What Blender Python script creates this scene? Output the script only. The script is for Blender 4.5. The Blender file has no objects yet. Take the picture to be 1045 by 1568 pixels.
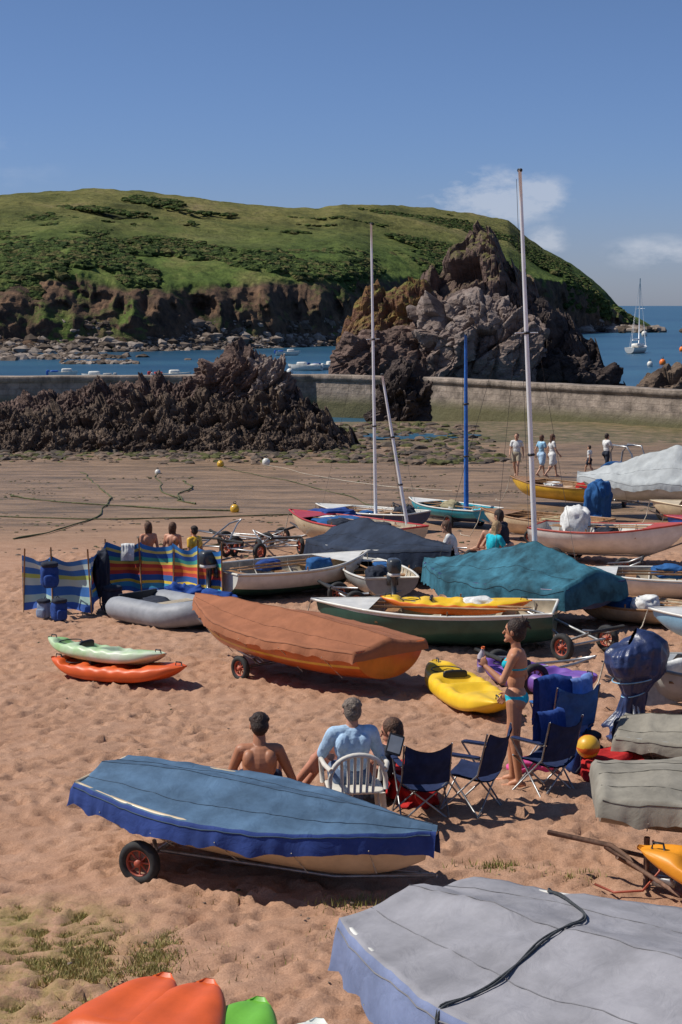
import bpy, bmesh, math, random
import numpy as np
from mathutils import Vector, Matrix
random.seed(7); rng=np.random.default_rng(7)
SC=bpy.context.scene
R=math.radians
# ------------------------------------------------------------------ noise
def _h(ix,iy,iz,s):
    n=(ix*374761393+iy*668265263+iz*1274126177+s*974634777)&0xffffffff
    n=((n^(n>>13))*1274126177)&0xffffffff
    n=n^(n>>16)
    return (n&0xffffff)/float(0xffffff)
def vn(p,s=0):
    f=np.floor(p); i=f.astype(np.int64); t=p-f; t=t*t*(3-2*t)
    o=0
    for a in (0,1):
        for b in (0,1):
            for c in (0,1):
                w=(t[:,0] if a else 1-t[:,0])*(t[:,1] if b else 1-t[:,1])*(t[:,2] if c else 1-t[:,2])
                o=o+w*_h(i[:,0]+a,i[:,1]+b,i[:,2]+c,s)
    return o
def fbm(p,o=4,s=0,g=.5):
    r=0;a=1;t=0
    for k in range(o):
        r=r+a*vn(p*(2.03**k)+k*7.3,s+k);t+=a;a*=g
    return r/t
def ridge(p,o=4,s=0):
    r=0;a=1;t=0
    for k in range(o):
        r=r+a*(1-np.abs(2*vn(p*(2.03**k)+k*5.1,s+k)-1));t+=a;a*=.5
    return r/t
def worley(p,s=0):
    i=np.floor(p).astype(np.int64)
    best=np.full(len(p),9e9); sec=np.full(len(p),9e9); idv=np.zeros(len(p)); tl=np.zeros(len(p))
    for a in (-1,0,1):
        for b in (-1,0,1):
            for c in (-1,0,1):
                j=i+np.array([a,b,c])
                q=np.stack([_h(j[:,0],j[:,1],j[:,2],s+k) for k in (1,2,3)],1)+j
                rel=p-q; d=(rel**2).sum(1)
                m=d<best
                sec=np.where(m,best,np.minimum(sec,d))
                best=np.where(m,d,best)
                h=_h(j[:,0],j[:,1],j[:,2],s+9); h2=_h(j[:,0],j[:,1],j[:,2],s+10)
                idv=np.where(m,h,idv)
                tt=rel[:,0]*(h-.5)*2+rel[:,1]*(h2-.5)*2+rel[:,2]*(h-h2)
                tl=np.where(m,tt,tl)
    return np.sqrt(best),np.sqrt(sec),idv,tl
# ------------------------------------------------------------------ materials
MC={}
def M(name,col,rough=.6,var=.15,sc=6,bump=0,bsc=30,metal=0,spec=.4,dist=.02,col2=None,bdist=0,coat=0):
    if name in MC: return MC[name]
    m=bpy.data.materials.new(name); m.use_nodes=True; nt=m.node_tree; N=nt.nodes; L=nt.links
    b=N['Principled BSDF']; b.inputs['Roughness'].default_value=rough; b.inputs['Metallic'].default_value=metal
    b.inputs['Specular IOR Level'].default_value=spec
    if coat: b.inputs['Coat Weight'].default_value=coat
    tc=N.new('ShaderNodeTexCoord'); nz=N.new('ShaderNodeTexNoise'); nz.inputs['Scale'].default_value=sc; nz.inputs['Detail'].default_value=5; nz.inputs['Roughness'].default_value=.65
    L.new(tc.outputs['Object'],nz.inputs['Vector'])
    rp=N.new('ShaderNodeValToRGB'); e=rp.color_ramp.elements
    e[0].position=.35;e[1].position=.65
    c2=col2 if col2 else [min(1,c*(1+var)) for c in col]
    e[0].color=(*[c*(1-var) for c in col],1); e[1].color=(*c2,1)
    L.new(nz.outputs['Fac'],rp.inputs['Fac']); L.new(rp.outputs['Color'],b.inputs['Base Color'])
    if bump:
        n2=N.new('ShaderNodeTexNoise'); n2.inputs['Scale'].default_value=bsc; n2.inputs['Detail'].default_value=4; n2.inputs['Distortion'].default_value=bdist
        L.new(tc.outputs['Object'],n2.inputs['Vector'])
        bp=N.new('ShaderNodeBump'); bp.inputs['Strength'].default_value=bump; bp.inputs['Distance'].default_value=dist
        L.new(n2.outputs['Fac'],bp.inputs['Height']); L.new(bp.outputs['Normal'],b.inputs['Normal'])
    MC[name]=m; return m
# ------------------------------------------------------------------ mesh utils
class Geo:
    def __init__(s): s.V=[];s.F=[];s.m=[];s.n=0
    def add(s,V,F,m=0):
        V=np.asarray(V,float).reshape(-1,3)
        s.V.append(V); n=s.n
        for f in F: s.F.append(tuple(int(i)+n for i in f))
        if isinstance(m,(list,np.ndarray)): s.m.extend(list(m))
        else: s.m.extend([m]*len(F))
        s.n+=len(V); return s
    def make(s,name,mats,parent=None,smooth=True,T=None):
        V=np.concatenate(s.V)
        if T is not None:
            A=np.array(T); V=V@A[:3,:3].T+A[:3,3]
        me=bpy.data.meshes.new(name); me.from_pydata(V.tolist(),[],s.F)
        for mt in (mats if isinstance(mats,(list,tuple)) else [mats]): me.materials.append(mt)
        me.polygons.foreach_set('material_index',np.array(s.m,dtype=np.int32))
        me.polygons.foreach_set('use_smooth',np.full(len(me.polygons),smooth))
        me.update()
        o=bpy.data.objects.new(name,me); SC.collection.objects.link(o)
        if parent: o.parent=parent
        return o
def gridF(nu,nv,wrap=False):
    i=np.arange(nu-1)[:,None]; j=np.arange(nv if wrap else nv-1)[None,:]
    j2=(j+1)%nv
    a=i*nv+j;b=(i+1)*nv+j;c=(i+1)*nv+j2;d=i*nv+j2
    return np.stack([a+0*j2,b+0*j2,c,d],-1).reshape(-1,4)
def tube(P,r,n=6,cap=True):
    P=[Vector(p) for p in P]; rr=r if isinstance(r,(list,tuple)) else [r]*len(P)
    V=[]
    up=Vector((0,0,1))
    for i,p in enumerate(P):
        d=(P[min(i+1,len(P)-1)]-P[max(i-1,0)])
        if d.length<1e-9: d=Vector((0,0,1))
        d.normalize()
        a=d.cross(up if abs(d.z)<.95 else Vector((1,0,0))).normalized(); b=d.cross(a)
        for k in range(n):
            t=2*math.pi*k/n
            V.append(p+a*math.cos(t)*rr[i]+b*math.sin(t)*rr[i])
    F=[tuple(f) for f in gridF(len(P),n,True)]
    if cap:
        F.append(tuple(range(n))[::-1]); F.append(tuple(range((len(P)-1)*n,len(P)*n)))
    return np.array(V),F
def sphere_uv(nu=10,nv=14):
    V=[];
    for i in range(nu+1):
        a=math.pi*i/nu-math.pi/2
        for j in range(nv):
            t=2*math.pi*j/nv; V.append((math.cos(a)*math.cos(t),math.cos(a)*math.sin(t),math.sin(a)))
    return np.array(V),[tuple(f) for f in gridF(nu+1,nv,True)]
def rbox(c,s,p=.35,nu=12,nv=20):
    V,F=sphere_uv(nu,nv)
    W=[]
    for i in range(nu+1):
        a=math.pi*i/nu-math.pi/2
        for j in range(nv):
            t=2*math.pi*j/nv
            f=lambda w:math.copysign(abs(w)**p,w)
            W.append((f(math.cos(a))*f(math.cos(t)),f(math.cos(a))*f(math.sin(t)),f(math.sin(a))))
    return np.array(W)*np.array(s)/2+np.array(c),F
def box(c,s):
    c=np.array(c);s=np.array(s)/2
    V=np.array([[x,y,z] for x in(-1,1) for y in(-1,1) for z in(-1,1)])*s+c
    return V,[(0,1,3,2),(4,6,7,5),(0,4,5,1),(2,3,7,6),(0,2,6,4),(1,5,7,3)]
ICO={}
def ico(l):
    if l not in ICO:
        bm=bmesh.new(); bmesh.ops.create_icosphere(bm,subdivisions=l,radius=1)
        ICO[l]=(np.array([v.co[:] for v in bm.verts]),np.array([[v.index for v in f.verts] for f in bm.faces])); bm.free()
    return ICO[l]
def empty(name,x,y,z,yaw=0):
    e=bpy.data.objects.new(name,None); e.empty_display_size=.2; SC.collection.objects.link(e)
    e.location=(x,y,z); e.rotation_euler=(0,0,yaw)
    return e
def emat(e): return Matrix.Translation(e.location)@Matrix.Rotation(e.rotation_euler[2],4,'Z')
# ------------------------------------------------------------------ ground profile (camera 4-7 m above the beach)
def gz(y):
    if y<72: return -(4.05+.042*y)
    if y<80: return -(7.074+.126*(1-((80-y)/8)**2)*1.0)
    if y<106: return -7.2
    return max(-11,-7.2-(y-106)*.07)
gzv=np.vectorize(gz)
SEA=-8.0
# ------------------------------------------------------------------ camera / light / world
cam=bpy.data.cameras.new('camera'); co=bpy.data.objects.new('camera',cam); SC.collection.objects.link(co)
cam.sensor_fit='VERTICAL'; cam.sensor_height=36; cam.sensor_width=24; cam.lens=2600/1568*36; cam.clip_end=60000; cam.clip_start=.1
co.rotation_euler=(R(90-6.93),0,0); SC.camera=co
sd=Vector((-.62,.04,.76)).normalized()
sl=bpy.data.lights.new('sun','SUN'); sl.energy=4.9; sl.angle=R(.5); sl.color=(1,.95,.86)
so=bpy.data.objects.new('sun',sl); SC.collection.objects.link(so); so.rotation_euler=sd.to_track_quat('Z','Y').to_euler()
so.location=(-30,10,40)
w=bpy.data.worlds.new('World'); SC.world=w; w.use_nodes=True; nt=w.node_tree; N=nt.nodes; L=nt.links
bg=N['Background']; bg.inputs['Strength'].default_value=.082
sky=N.new('ShaderNodeTexSky'); sky.sky_type='NISHITA'; sky.sun_disc=False
sky.sun_elevation=math.asin(sd.z); sky.sun_rotation=math.atan2(sd.x,sd.y); sky.air_density=1.0; sky.dust_density=.3; sky.ozone_density=3
tc=N.new('ShaderNodeTexCoord'); sx=N.new('ShaderNodeSeparateXYZ'); L.new(tc.outputs['Generated'],sx.inputs[0])
rp=N.new('ShaderNodeValToRGB'); e=rp.color_ramp.elements
e[0].position=0; e[0].color=(.60,.70,1.12,1); e[1].position=.36; e[1].color=(.80,.85,1,1)
k=e.new(.035); k.color=(.60,.70,1.12,1); k=e.new(.08); k.color=(.57,.70,1.10,1); k=e.new(.17); k.color=(.60,.70,.98,1)
L.new(sx.outputs[2],rp.inputs[0])
mx=N.new('ShaderNodeMix'); mx.data_type='RGBA'; mx.blend_type='MULTIPLY'; mx.inputs[0].default_value=1
L.new(sky.outputs[0],mx.inputs[6]); L.new(rp.outputs[0],mx.inputs[7])
nz=N.new('ShaderNodeTexNoise'); nz.inputs['Scale'].default_value=26; nz.inputs['Detail'].default_value=9; nz.inputs['Roughness'].default_value=.62
mp=N.new('ShaderNodeMapping'); mp.inputs['Scale'].default_value=(1,1,2.2); L.new(tc.outputs['Generated'],mp.inputs[0]); L.new(mp.outputs[0],nz.inputs['Vector'])
def math_(op,a,b=None,c=None):
    n=N.new('ShaderNodeMath'); n.operation=op
    for i,v in enumerate((a,b,c)):
        if v is None: continue
        if isinstance(v,(int,float)): n.inputs[i].default_value=v
        else: L.new(v,n.inputs[i])
    return n.outputs[0]
def bump_mask(cx,cz,rx,rz):
    a=math_('DIVIDE',math_('SUBTRACT',sx.outputs[0],cx),rx); b=math_('DIVIDE',math_('SUBTRACT',sx.outputs[2],cz),rz)
    d=math_('ADD',math_('MULTIPLY',a,a),math_('MULTIPLY',b,b))
    n=math_('SUBTRACT',1,d); n2=math_('MAXIMUM',n,0); return n2
fac=None
for (cx,cz,rx,rz,g) in ((.088,.062,.052,.020,1.0),(.118,.036,.016,.014,.7),(.18,.03,.035,.012,.55),(-.45,.08,.3,.05,.5),(.6,.1,.3,.06,.5)):
    mk_=math_('MULTIPLY',bump_mask(cx,cz,rx,rz),g); fac=mk_ if fac is None else math_('MAXIMUM',fac,mk_)
cl=math_('MULTIPLY',math_('MAXIMUM',math_('SUBTRACT',math_('ADD',nz.outputs['Fac'],math_('MULTIPLY',fac,.16)),.50),0),3.0)
cl=math_('MINIMUM',math_('MULTIPLY',cl,math_('MINIMUM',math_('MULTIPLY',fac,1.6),1)),.50)
m2=N.new('ShaderNodeMix'); m2.data_type='RGBA'; L.new(cl,m2.inputs[0]); L.new(mx.outputs[2],m2.inputs[6]); m2.inputs[7].default_value=(7.6,8.0,8.9,1)
L.new(m2.outputs[2],bg.inputs['Color'])
SC.view_settings.view_transform='Standard'; SC.view_settings.look='None'; SC.view_settings.exposure=0

# ------------------------------------------------------------------ beach
def build_beach():
    xs=np.concatenate([-np.geomspace(9000,7.2,60),np.arange(-7,8.2,.05),np.geomspace(8.4,9000,60)])
    ya=[ -60,-20,0,4,6,7,8]; y=8.5
    while y<28: ya.append(y); y+=.045 if y<20 else .07
    while y<110: ya.append(y); y+=.07+ (y-28)*.012
    ya+= list(np.geomspace(112,20000,30))
    ys=np.array(ya)
    X,Y=np.meshgrid(xs,ys,indexing='ij')
    Z=gzv(ys)[None,:]+0*X
    near=np.clip((48-Y)/20,0,1)*np.clip((Y-3)/3,0,1)*(np.abs(X)<9)
    P=np.stack([X.ravel(),Y.ravel(),0*X.ravel()],1)
    n1=fbm(P/1.6,3,3).reshape(X.shape)-.5; n2=fbm(P/.22,3,11).reshape(X.shape)-.5
    Z=Z+near*(n1*.13+n2*.05)
    far=np.clip((Y-40)/20,0,1)*np.clip((112-Y)/10,0,1)
    Z=Z+far*(fbm(P*np.array([.25,.6,1]),3,5).reshape(X.shape)-.5)*.12
    for k in range(14000):
        fx=rng.uniform(-7,8); fy=9+ (rng.random()**1.1)*30
        a=rng.uniform(0,math.pi); l=rng.uniform(.07,.14); wd=rng.uniform(.04,.07); dp=rng.uniform(.012,.045)
        i0,i1=np.searchsorted(xs,[fx-.30,fx+.30]); j0,j1=np.searchsorted(ys,[fy-.30,fy+.30])
        if i1<=i0 or j1<=j0: continue
        dx=X[i0:i1,j0:j1]-fx; dy=Y[i0:i1,j0:j1]-fy
        u=(dx*math.cos(a)+dy*math.sin(a))/l; v=(-dx*math.sin(a)+dy*math.cos(a))/wd
        r=np.sqrt(u*u+v*v)
        Z[i0:i1,j0:j1]+= -dp*np.exp(-r**3*.9)+dp*.5*np.exp(-(r-1.45)**2*5)
    V=np.stack([X.ravel(),Y.ravel(),Z.ravel()],1)
    g=Geo(); g.add(V,gridF(len(xs),len(ys)))
    m=bpy.data.materials.new('beach_sand'); m.use_nodes=True; nt=m.node_tree; N=nt.nodes; L=nt.links
    b=N['Principled BSDF']; b.inputs['Specular IOR Level'].default_value=.25
    ge=N.new('ShaderNodeNewGeometry'); sp=N.new('ShaderNodeSeparateXYZ'); L.new(ge.outputs['Position'],sp.inputs[0])
    def noise(s,d=6,r=.6,scl=None):
        n=N.new('ShaderNodeTexNoise'); n.inputs['Scale'].default_value=s; n.inputs['Detail'].default_value=d; n.inputs['Roughness'].default_value=r
        if scl:
            mp=N.new('ShaderNodeMapping'); mp.inputs['Scale'].default_value=scl; L.new(ge.outputs['Position'],mp.inputs[0]); L.new(mp.outputs[0],n.inputs['Vector'])
        else: L.new(ge.outputs['Position'],n.inputs['Vector'])
        return n.outputs['Fac']
    def ma(op,a,b_=None,cl=False):
        n=N.new('ShaderNodeMath'); n.operation=op; n.use_clamp=cl
        for i,v in enumerate((a,b_)):
            if v is None: continue
            if isinstance(v,(int,float)): n.inputs[i].default_value=v
            else: L.new(v,n.inputs[i])
        return n.outputs[0]
    def ramp(f,st):
        r=N.new('ShaderNodeValToRGB'); e=r.color_ramp.elements
        e[0].position=st[0][0]; e[0].color=(*st[0][1],1); e[1].position=st[-1][0]; e[1].color=(*st[-1][1],1)
        for p,c in st[1:-1]:
            k=e.new(p); k.color=(*c,1)
        L.new(f,r.inputs[0]); return r.outputs[0]
    def mix(f,a,b_,mode='MIX'):
        n=N.new('ShaderNodeMix'); n.data_type='RGBA'; n.blend_type=mode
        if isinstance(f,(int,float)): n.inputs[0].default_value=f
        else: L.new(f,n.inputs[0])
        for i,v in ((6,a),(7,b_)):
            if isinstance(v,tuple): n.inputs[i].default_value=(*v,1)
            else: L.new(v,n.inputs[i])
        return n.outputs[2]
    dry=ramp(noise(2.2,7,.72),[(.3,(.355,.195,.12)),(.5,(.43,.25,.162)),(.72,(.49,.30,.205))])
    grain=ramp(noise(70,3,.8),[(.32,(.62,.60,.57)),(.62,(1.05,1.05,1.05))])
    dry=mix(.85,dry,grain,'MULTIPLY')
    wet=ramp(noise(.30,8,.7,(1,2.8,1)),[(.34,(.10,.075,.045)),(.45,(.19,.125,.075)),(.55,(.27,.175,.105)),(.68,(.35,.225,.14))])
    speck=ramp(noise(3.2,5,.8,(1,2,1)),[(.33,(.5,.5,.45)),(.5,(1,1,1))])
    wet=mix(.8,wet,speck,'MULTIPLY')
    yy=ma('DIVIDE',ma('SUBTRACT',ma('ADD',sp.outputs[1],ma('MULTIPLY',noise(.12,4),14)),43),14)
    f=N.new('ShaderNodeClamp'); L.new(yy,f.inputs[0])
    c=mix(f.outputs[0],dry,wet)
    gx=ma('MULTIPLY',ma('SUBTRACT',-1.25,sp.outputs[0]),1.3,True); gy=ma('MULTIPLY',ma('SUBTRACT',12.9,sp.outputs[1]),1.6,True)
    gm=ma('MULTIPLY',ma('MULTIPLY',gx,gy),ma('MULTIPLY',ma('SUBTRACT',noise(2.6,7,.8),.40),5,True),True)
    c=mix(ma('MULTIPLY',gm,.8),c,ramp(noise(26,5,.8),[(.35,(.17,.15,.04)),(.55,(.33,.25,.10)),(.7,(.40,.26,.15))]))
    al=ma('MULTIPLY',ma('ADD',ma('DIVIDE',ma('SUBTRACT',sp.outputs[1],86),16),ma('SUBTRACT',noise(.4,6,.7,(1,2.2,1)),.60)),5,True)
    c=mix(ma('MULTIPLY',al,.75),c,ramp(noise(1.1,6,.7),[(.38,(.045,.05,.018)),(.5,(.12,.11,.045)),(.62,(.25,.17,.11))]))
    L.new(c,b.inputs['Base Color'])
    L.new(ma('SUBTRACT',.95,ma('MULTIPLY',f.outputs[0],.45)),b.inputs['Roughness'])
    bp=N.new('ShaderNodeBump'); bp.inputs['Strength'].default_value=.75; bp.inputs['Distance'].default_value=.035
    L.new(ma('ADD',noise(8,7,.75),ma('MULTIPLY',noise(1.2,5,.6,(1,1.8,1)),ma('MULTIPLY',f.outputs[0],3))),bp.inputs['Height']); L.new(bp.outputs[0],b.inputs['Normal'])
    g.make('beach_ground',m)
build_beach()
def build_sea():
    g=Geo(); ys=np.concatenate([[100],np.geomspace(112,50000,60)]); xs=np.concatenate([-np.geomspace(30000,40,20),np.linspace(-35,35,15),np.geomspace(40,30000,20)])
    X,Y=np.meshgrid(xs,ys,indexing='ij'); g.add(np.stack([X.ravel(),Y.ravel(),0*X.ravel()+SEA],1),gridF(len(xs),len(ys)))
    m=bpy.data.materials.new('sea_water'); m.use_nodes=True; nt=m.node_tree; N=nt.nodes; L=nt.links; b=N['Principled BSDF']
    b.inputs['Roughness'].default_value=.3; b.inputs['IOR'].default_value=1.33; b.inputs['Specular IOR Level'].default_value=.3
    ge=N.new('ShaderNodeNewGeometry'); mp=N.new('ShaderNodeMapping'); mp.inputs['Scale'].default_value=(.5,1.3,1); L.new(ge.outputs['Position'],mp.inputs[0])
    nz=N.new('ShaderNodeTexNoise'); nz.inputs['Scale'].default_value=.8; nz.inputs['Detail'].default_value=6; L.new(mp.outputs[0],nz.inputs['Vector'])
    n3=N.new('ShaderNodeTexNoise'); n3.inputs['Scale'].default_value=.03; n3.inputs['Detail'].default_value=4; L.new(mp.outputs[0],n3.inputs['Vector'])
    r=N.new('ShaderNodeValToRGB'); r.color_ramp.elements[0].position=.35; r.color_ramp.elements[0].color=(.015,.06,.11,1); r.color_ramp.elements[1].position=.7; r.color_ramp.elements[1].color=(.035,.11,.165,1)
    L.new(n3.outputs['Fac'],r.inputs[0]); L.new(r.outputs[0],b.inputs['Base Color'])
    bp=N.new('ShaderNodeBump'); bp.inputs['Strength'].default_value=.7; bp.inputs['Distance'].default_value=.35; L.new(nz.outputs['Fac'],bp.inputs['Height']); L.new(bp.outputs[0],b.inputs['Normal'])
    g.make('sea_water',m)
build_sea()
# ------------------------------------------------------------------ headland hill
PX=lambda p:(np.asarray(p,float)-522.5)/2600
def ip(px,T): 
    a=np.array(T,float); return np.interp(px,a[:,0],a[:,1])
def hill_pos(px,v):
    u=PX(px)
    y0=ip(px,[(-400,255),(0,285),(200,296),(400,318),(520,340),(700,400),(850,480),(940,540),(1010,560)])
    W=ip(px,[(-400,190),(0,185),(300,175),(520,165),(700,150),(850,110),(920,60),(1010,20)])
    yc=y0+W
    cr=ip(px,[(-400,312),(0,300),(90,295),(150,292),(230,297),(330,310),(400,318),(450,322),(490,321),(520,315),(600,317),(660,321),(720,331),(775,341),(800,364),(830,384),(870,404),(900,425),(925,446),(950,474),(975,485),(995,498),(1012,520)])
    ct=ip(px,[(-400,430),(0,432),(60,424),(130,420),(200,438),(300,437),(420,430),(560,426),(700,425),(800,425),(860,432),(900,452),(930,470),(960,490),(995,505),(1012,522)])
    Y=y0+v*W
    zc=(468-cr)/2600*yc; zt=(468-ct)/2600*(y0+.12*W)
    sh=SEA+ip(px,[(-400,2.4),(850,2.4),(960,.6),(1012,-2)])
    z=np.where(v<.05,SEA-1.0+(sh-SEA+1.0)*(v/.05),
      np.where(v<.12,sh+(zt-sh)*np.clip((v-.05)/.07,0,1)**.8,
      np.where(v<=1,zt+(zc-zt)*(np.clip((v-.12)/.88,0,1)**.82),zc-(v-1)*W*.35)))
    return u*Y,Y,z
def build_hill():
    px=np.linspace(-400,1012,760); v=np.concatenate([np.linspace(0,.14,80),np.linspace(.145,1.0,170),np.linspace(1.02,1.8,20)])
    A,B=np.meshgrid(px,v,indexing='ij'); X,Y,Z=hill_pos(A.ravel(),B.ravel()); b=B.ravel(); a_=A.ravel()
    P=np.stack([X,Y,Z],1)
    cl=np.clip(1-np.abs(b-.085)/.055,0,1)
    sl=np.clip((b-.12)/.1,0,1)
    edge=np.clip((1012-a_)/60,0,1)
    r=ridge(P/np.array([9,14,16]),4,21)-.5
    r2=ridge(P/np.array([3,9,4]),3,24)-.5
    Y=Y-cl*(r*12+r2*5)*edge
    crest=1-np.clip((b-.75)/.2,0,1)*.75
    Z=Z+edge*(sl*((fbm(P/np.array([26,34,26]),4,8)-.5)*6*crest+(fbm(P/3.5,3,9)-.5)*.8)+(1-sl)*(fbm(P/3,4,4)-.5)*1.6)
    g=Geo(); g.add(np.stack([X,Y,Z],1),gridF(len(px),len(v)))
    m=bpy.data.materials.new('headland_grass'); m.use_nodes=True; nt=m.node_tree; N=nt.nodes; L=nt.links; bs=N['Principled BSDF']; bs.inputs['Roughness'].default_value=.95; bs.inputs['Specular IOR Level'].default_value=.1
    ge=N.new('ShaderNodeNewGeometry'); sp=N.new('ShaderNodeSeparateXYZ'); L.new(ge.outputs['Normal'],sp.inputs[0]); spp=N.new('ShaderNodeSeparateXYZ'); L.new(ge.outputs['Position'],spp.inputs[0])
    def noise(s,d=6,r=.65,scl=(1,.45,1),dist=0):
        mp=N.new('ShaderNodeMapping'); mp.inputs['Scale'].default_value=scl; L.new(ge.outputs['Position'],mp.inputs[0])
        n=N.new('ShaderNodeTexNoise'); n.inputs['Scale'].default_value=s; n.inputs['Detail'].default_value=d; n.inputs['Roughness'].default_value=r; n.inputs['Distortion'].default_value=dist; L.new(mp.outputs[0],n.inputs['Vector']); return n.outputs['Fac']
    def ramp(f,st):
        r=N.new('ShaderNodeValToRGB'); e=r.color_ramp.elements
        e[0].position=st[0][0]; e[0].color=(*st[0][1],1); e[1].position=st[-1][0]; e[1].color=(*st[-1][1],1)
        for p,c in st[1:-1]:
            k=e.new(p); k.color=(*c,1)
        L.new(f,r.inputs[0]); return r.outputs[0]
    def mix(f,a,b_,mode='MIX'):
        n=N.new('ShaderNodeMix'); n.data_type='RGBA'; n.blend_type=mode
        if isinstance(f,(int,float)): n.inputs[0].default_value=f
        else: L.new(f,n.inputs[0])
        L.new(a,n.inputs[6]); L.new(b_,n.inputs[7]); return n.outputs[2]
    def ma(op,a,b_,c_=None,cl=False):
        n=N.new('ShaderNodeMath'); n.operation=op; n.use_clamp=cl
        for i,v_ in enumerate((a,b_,c_)):
            if v_ is None: continue
            if isinstance(v_,(int,float)): n.inputs[i].default_value=v_
            else: L.new(v_,n.inputs[i])
        return n.outputs[0]
    lowg=ramp(noise(.045,8,.66,dist=.4),[(.34,(.028,.042,.015)),(.43,(.06,.095,.024)),(.54,(.115,.16,.04)),(.62,(.18,.19,.06)),(.72,(.24,.19,.10))])
    upg=ramp(noise(.04,8,.66,dist=.4),[(.34,(.05,.055,.02)),(.44,(.11,.115,.037)),(.55,(.175,.165,.055)),(.66,(.23,.19,.085)),(.75,(.20,.14,.085))])
    gr=mix(ma('MULTIPLY_ADD',spp.outputs[2],.09,-1.0,True),lowg,upg)
    g2=ramp(noise(.5,6,.78,(1,.8,1)),[(.32,(.40,.42,.40)),(.52,(.95,.95,.95)),(.7,(1.2,1.18,1.12))])
    gr=mix(1,gr,g2,'MULTIPLY')
    rk=ramp(noise(.22,8,.74,(1,1,1.0)),[(.3,(.022,.016,.013)),(.44,(.07,.048,.036)),(.56,(.14,.088,.058)),(.66,(.21,.125,.075)),(.78,(.24,.20,.16))])
    at=N.new('ShaderNodeAttribute'); at.attribute_name='cliff'
    f1=ramp(sp.outputs[2],[(.42,(1,1,1)),(.62,(0,0,0))])
    f2=ma('MULTIPLY',at.outputs['Fac'],ma('MULTIPLY_ADD',noise(.11,6,.7,(1,1,.6)),7.0,-2.75,True),None,True)
    L.new(mix(ma('MAXIMUM',f1,f2),gr,rk),bs.inputs['Base Color'])
    bp=N.new('ShaderNodeBump'); bp.inputs['Strength'].default_value=.8; bp.inputs['Distance'].default_value=1.2; L.new(noise(.6,6,.72,(1,1,1)),bp.inputs['Height']); L.new(bp.outputs[0],bs.inputs['Normal'])
    o=g.make('headland_hill',m)
    a=o.data.attributes.new('cliff','FLOAT','POINT'); a.data.foreach_set('value',np.clip((.118-b)/.008,0,1).astype(np.float32))
    V0,F0=ico(2); g=Geo(); Vs=[];Fs=[];mi=[];n=0
    N_=32000
    p=rng.uniform(-60,960,N_); vv=rng.random(N_)**1.35
    X,Y,Z=hill_pos(p,vv*.87+.075)
    Pn=np.stack([X,Y,0*X],1); q=fbm(Pn*np.array([1/17,1/26,1]),5,33)
    q2=fbm(Pn*np.array([1/60,1/9,1]),3,44)
    for i in range(N_):
        v_=vv[i]*.87+.075; keep=False
        if v_<.115: keep = q[i]>(.50 if p[i]<215 else .70)
        elif v_<.30: keep = q[i]>(.42 if p[i]<240 else .50)
        elif v_<.6: keep = q[i]>.60
        elif v_<.90: keep = q[i]>.64 or (q2[i]>.67)
        if p[i]>640: keep = keep or (q[i]>.50 and v_<.8)
        if not keep: continue
        s=rng.uniform(.5,1.4)*(1.15 if v_<.3 else .62)
        dv=1+.6*(rng.random(len(V0))-.5)
        Vs.append(V0*dv[:,None]*np.array([s*1.15,s,s*(.60 if v_<.3 else .45)])+np.array([X[i],Y[i],Z[i]+.1])); Fs.append(F0+n); n+=len(V0)
        mi.extend([int(rng.integers(0,4))]*len(F0))
    g.V=[np.concatenate(Vs)]; g.F=np.concatenate(Fs).tolist(); g.m=mi
    mats=[M('bush_%d'%i,c,.95,.45,1.2,1,2.5,spec=.08,dist=.5) for i,c in enumerate([(.032,.05,.016),(.05,.075,.022),(.07,.095,.027),(.095,.09,.035)])]
    g.make('hillside_bushes',mats,smooth=False)
build_hill()
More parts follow.
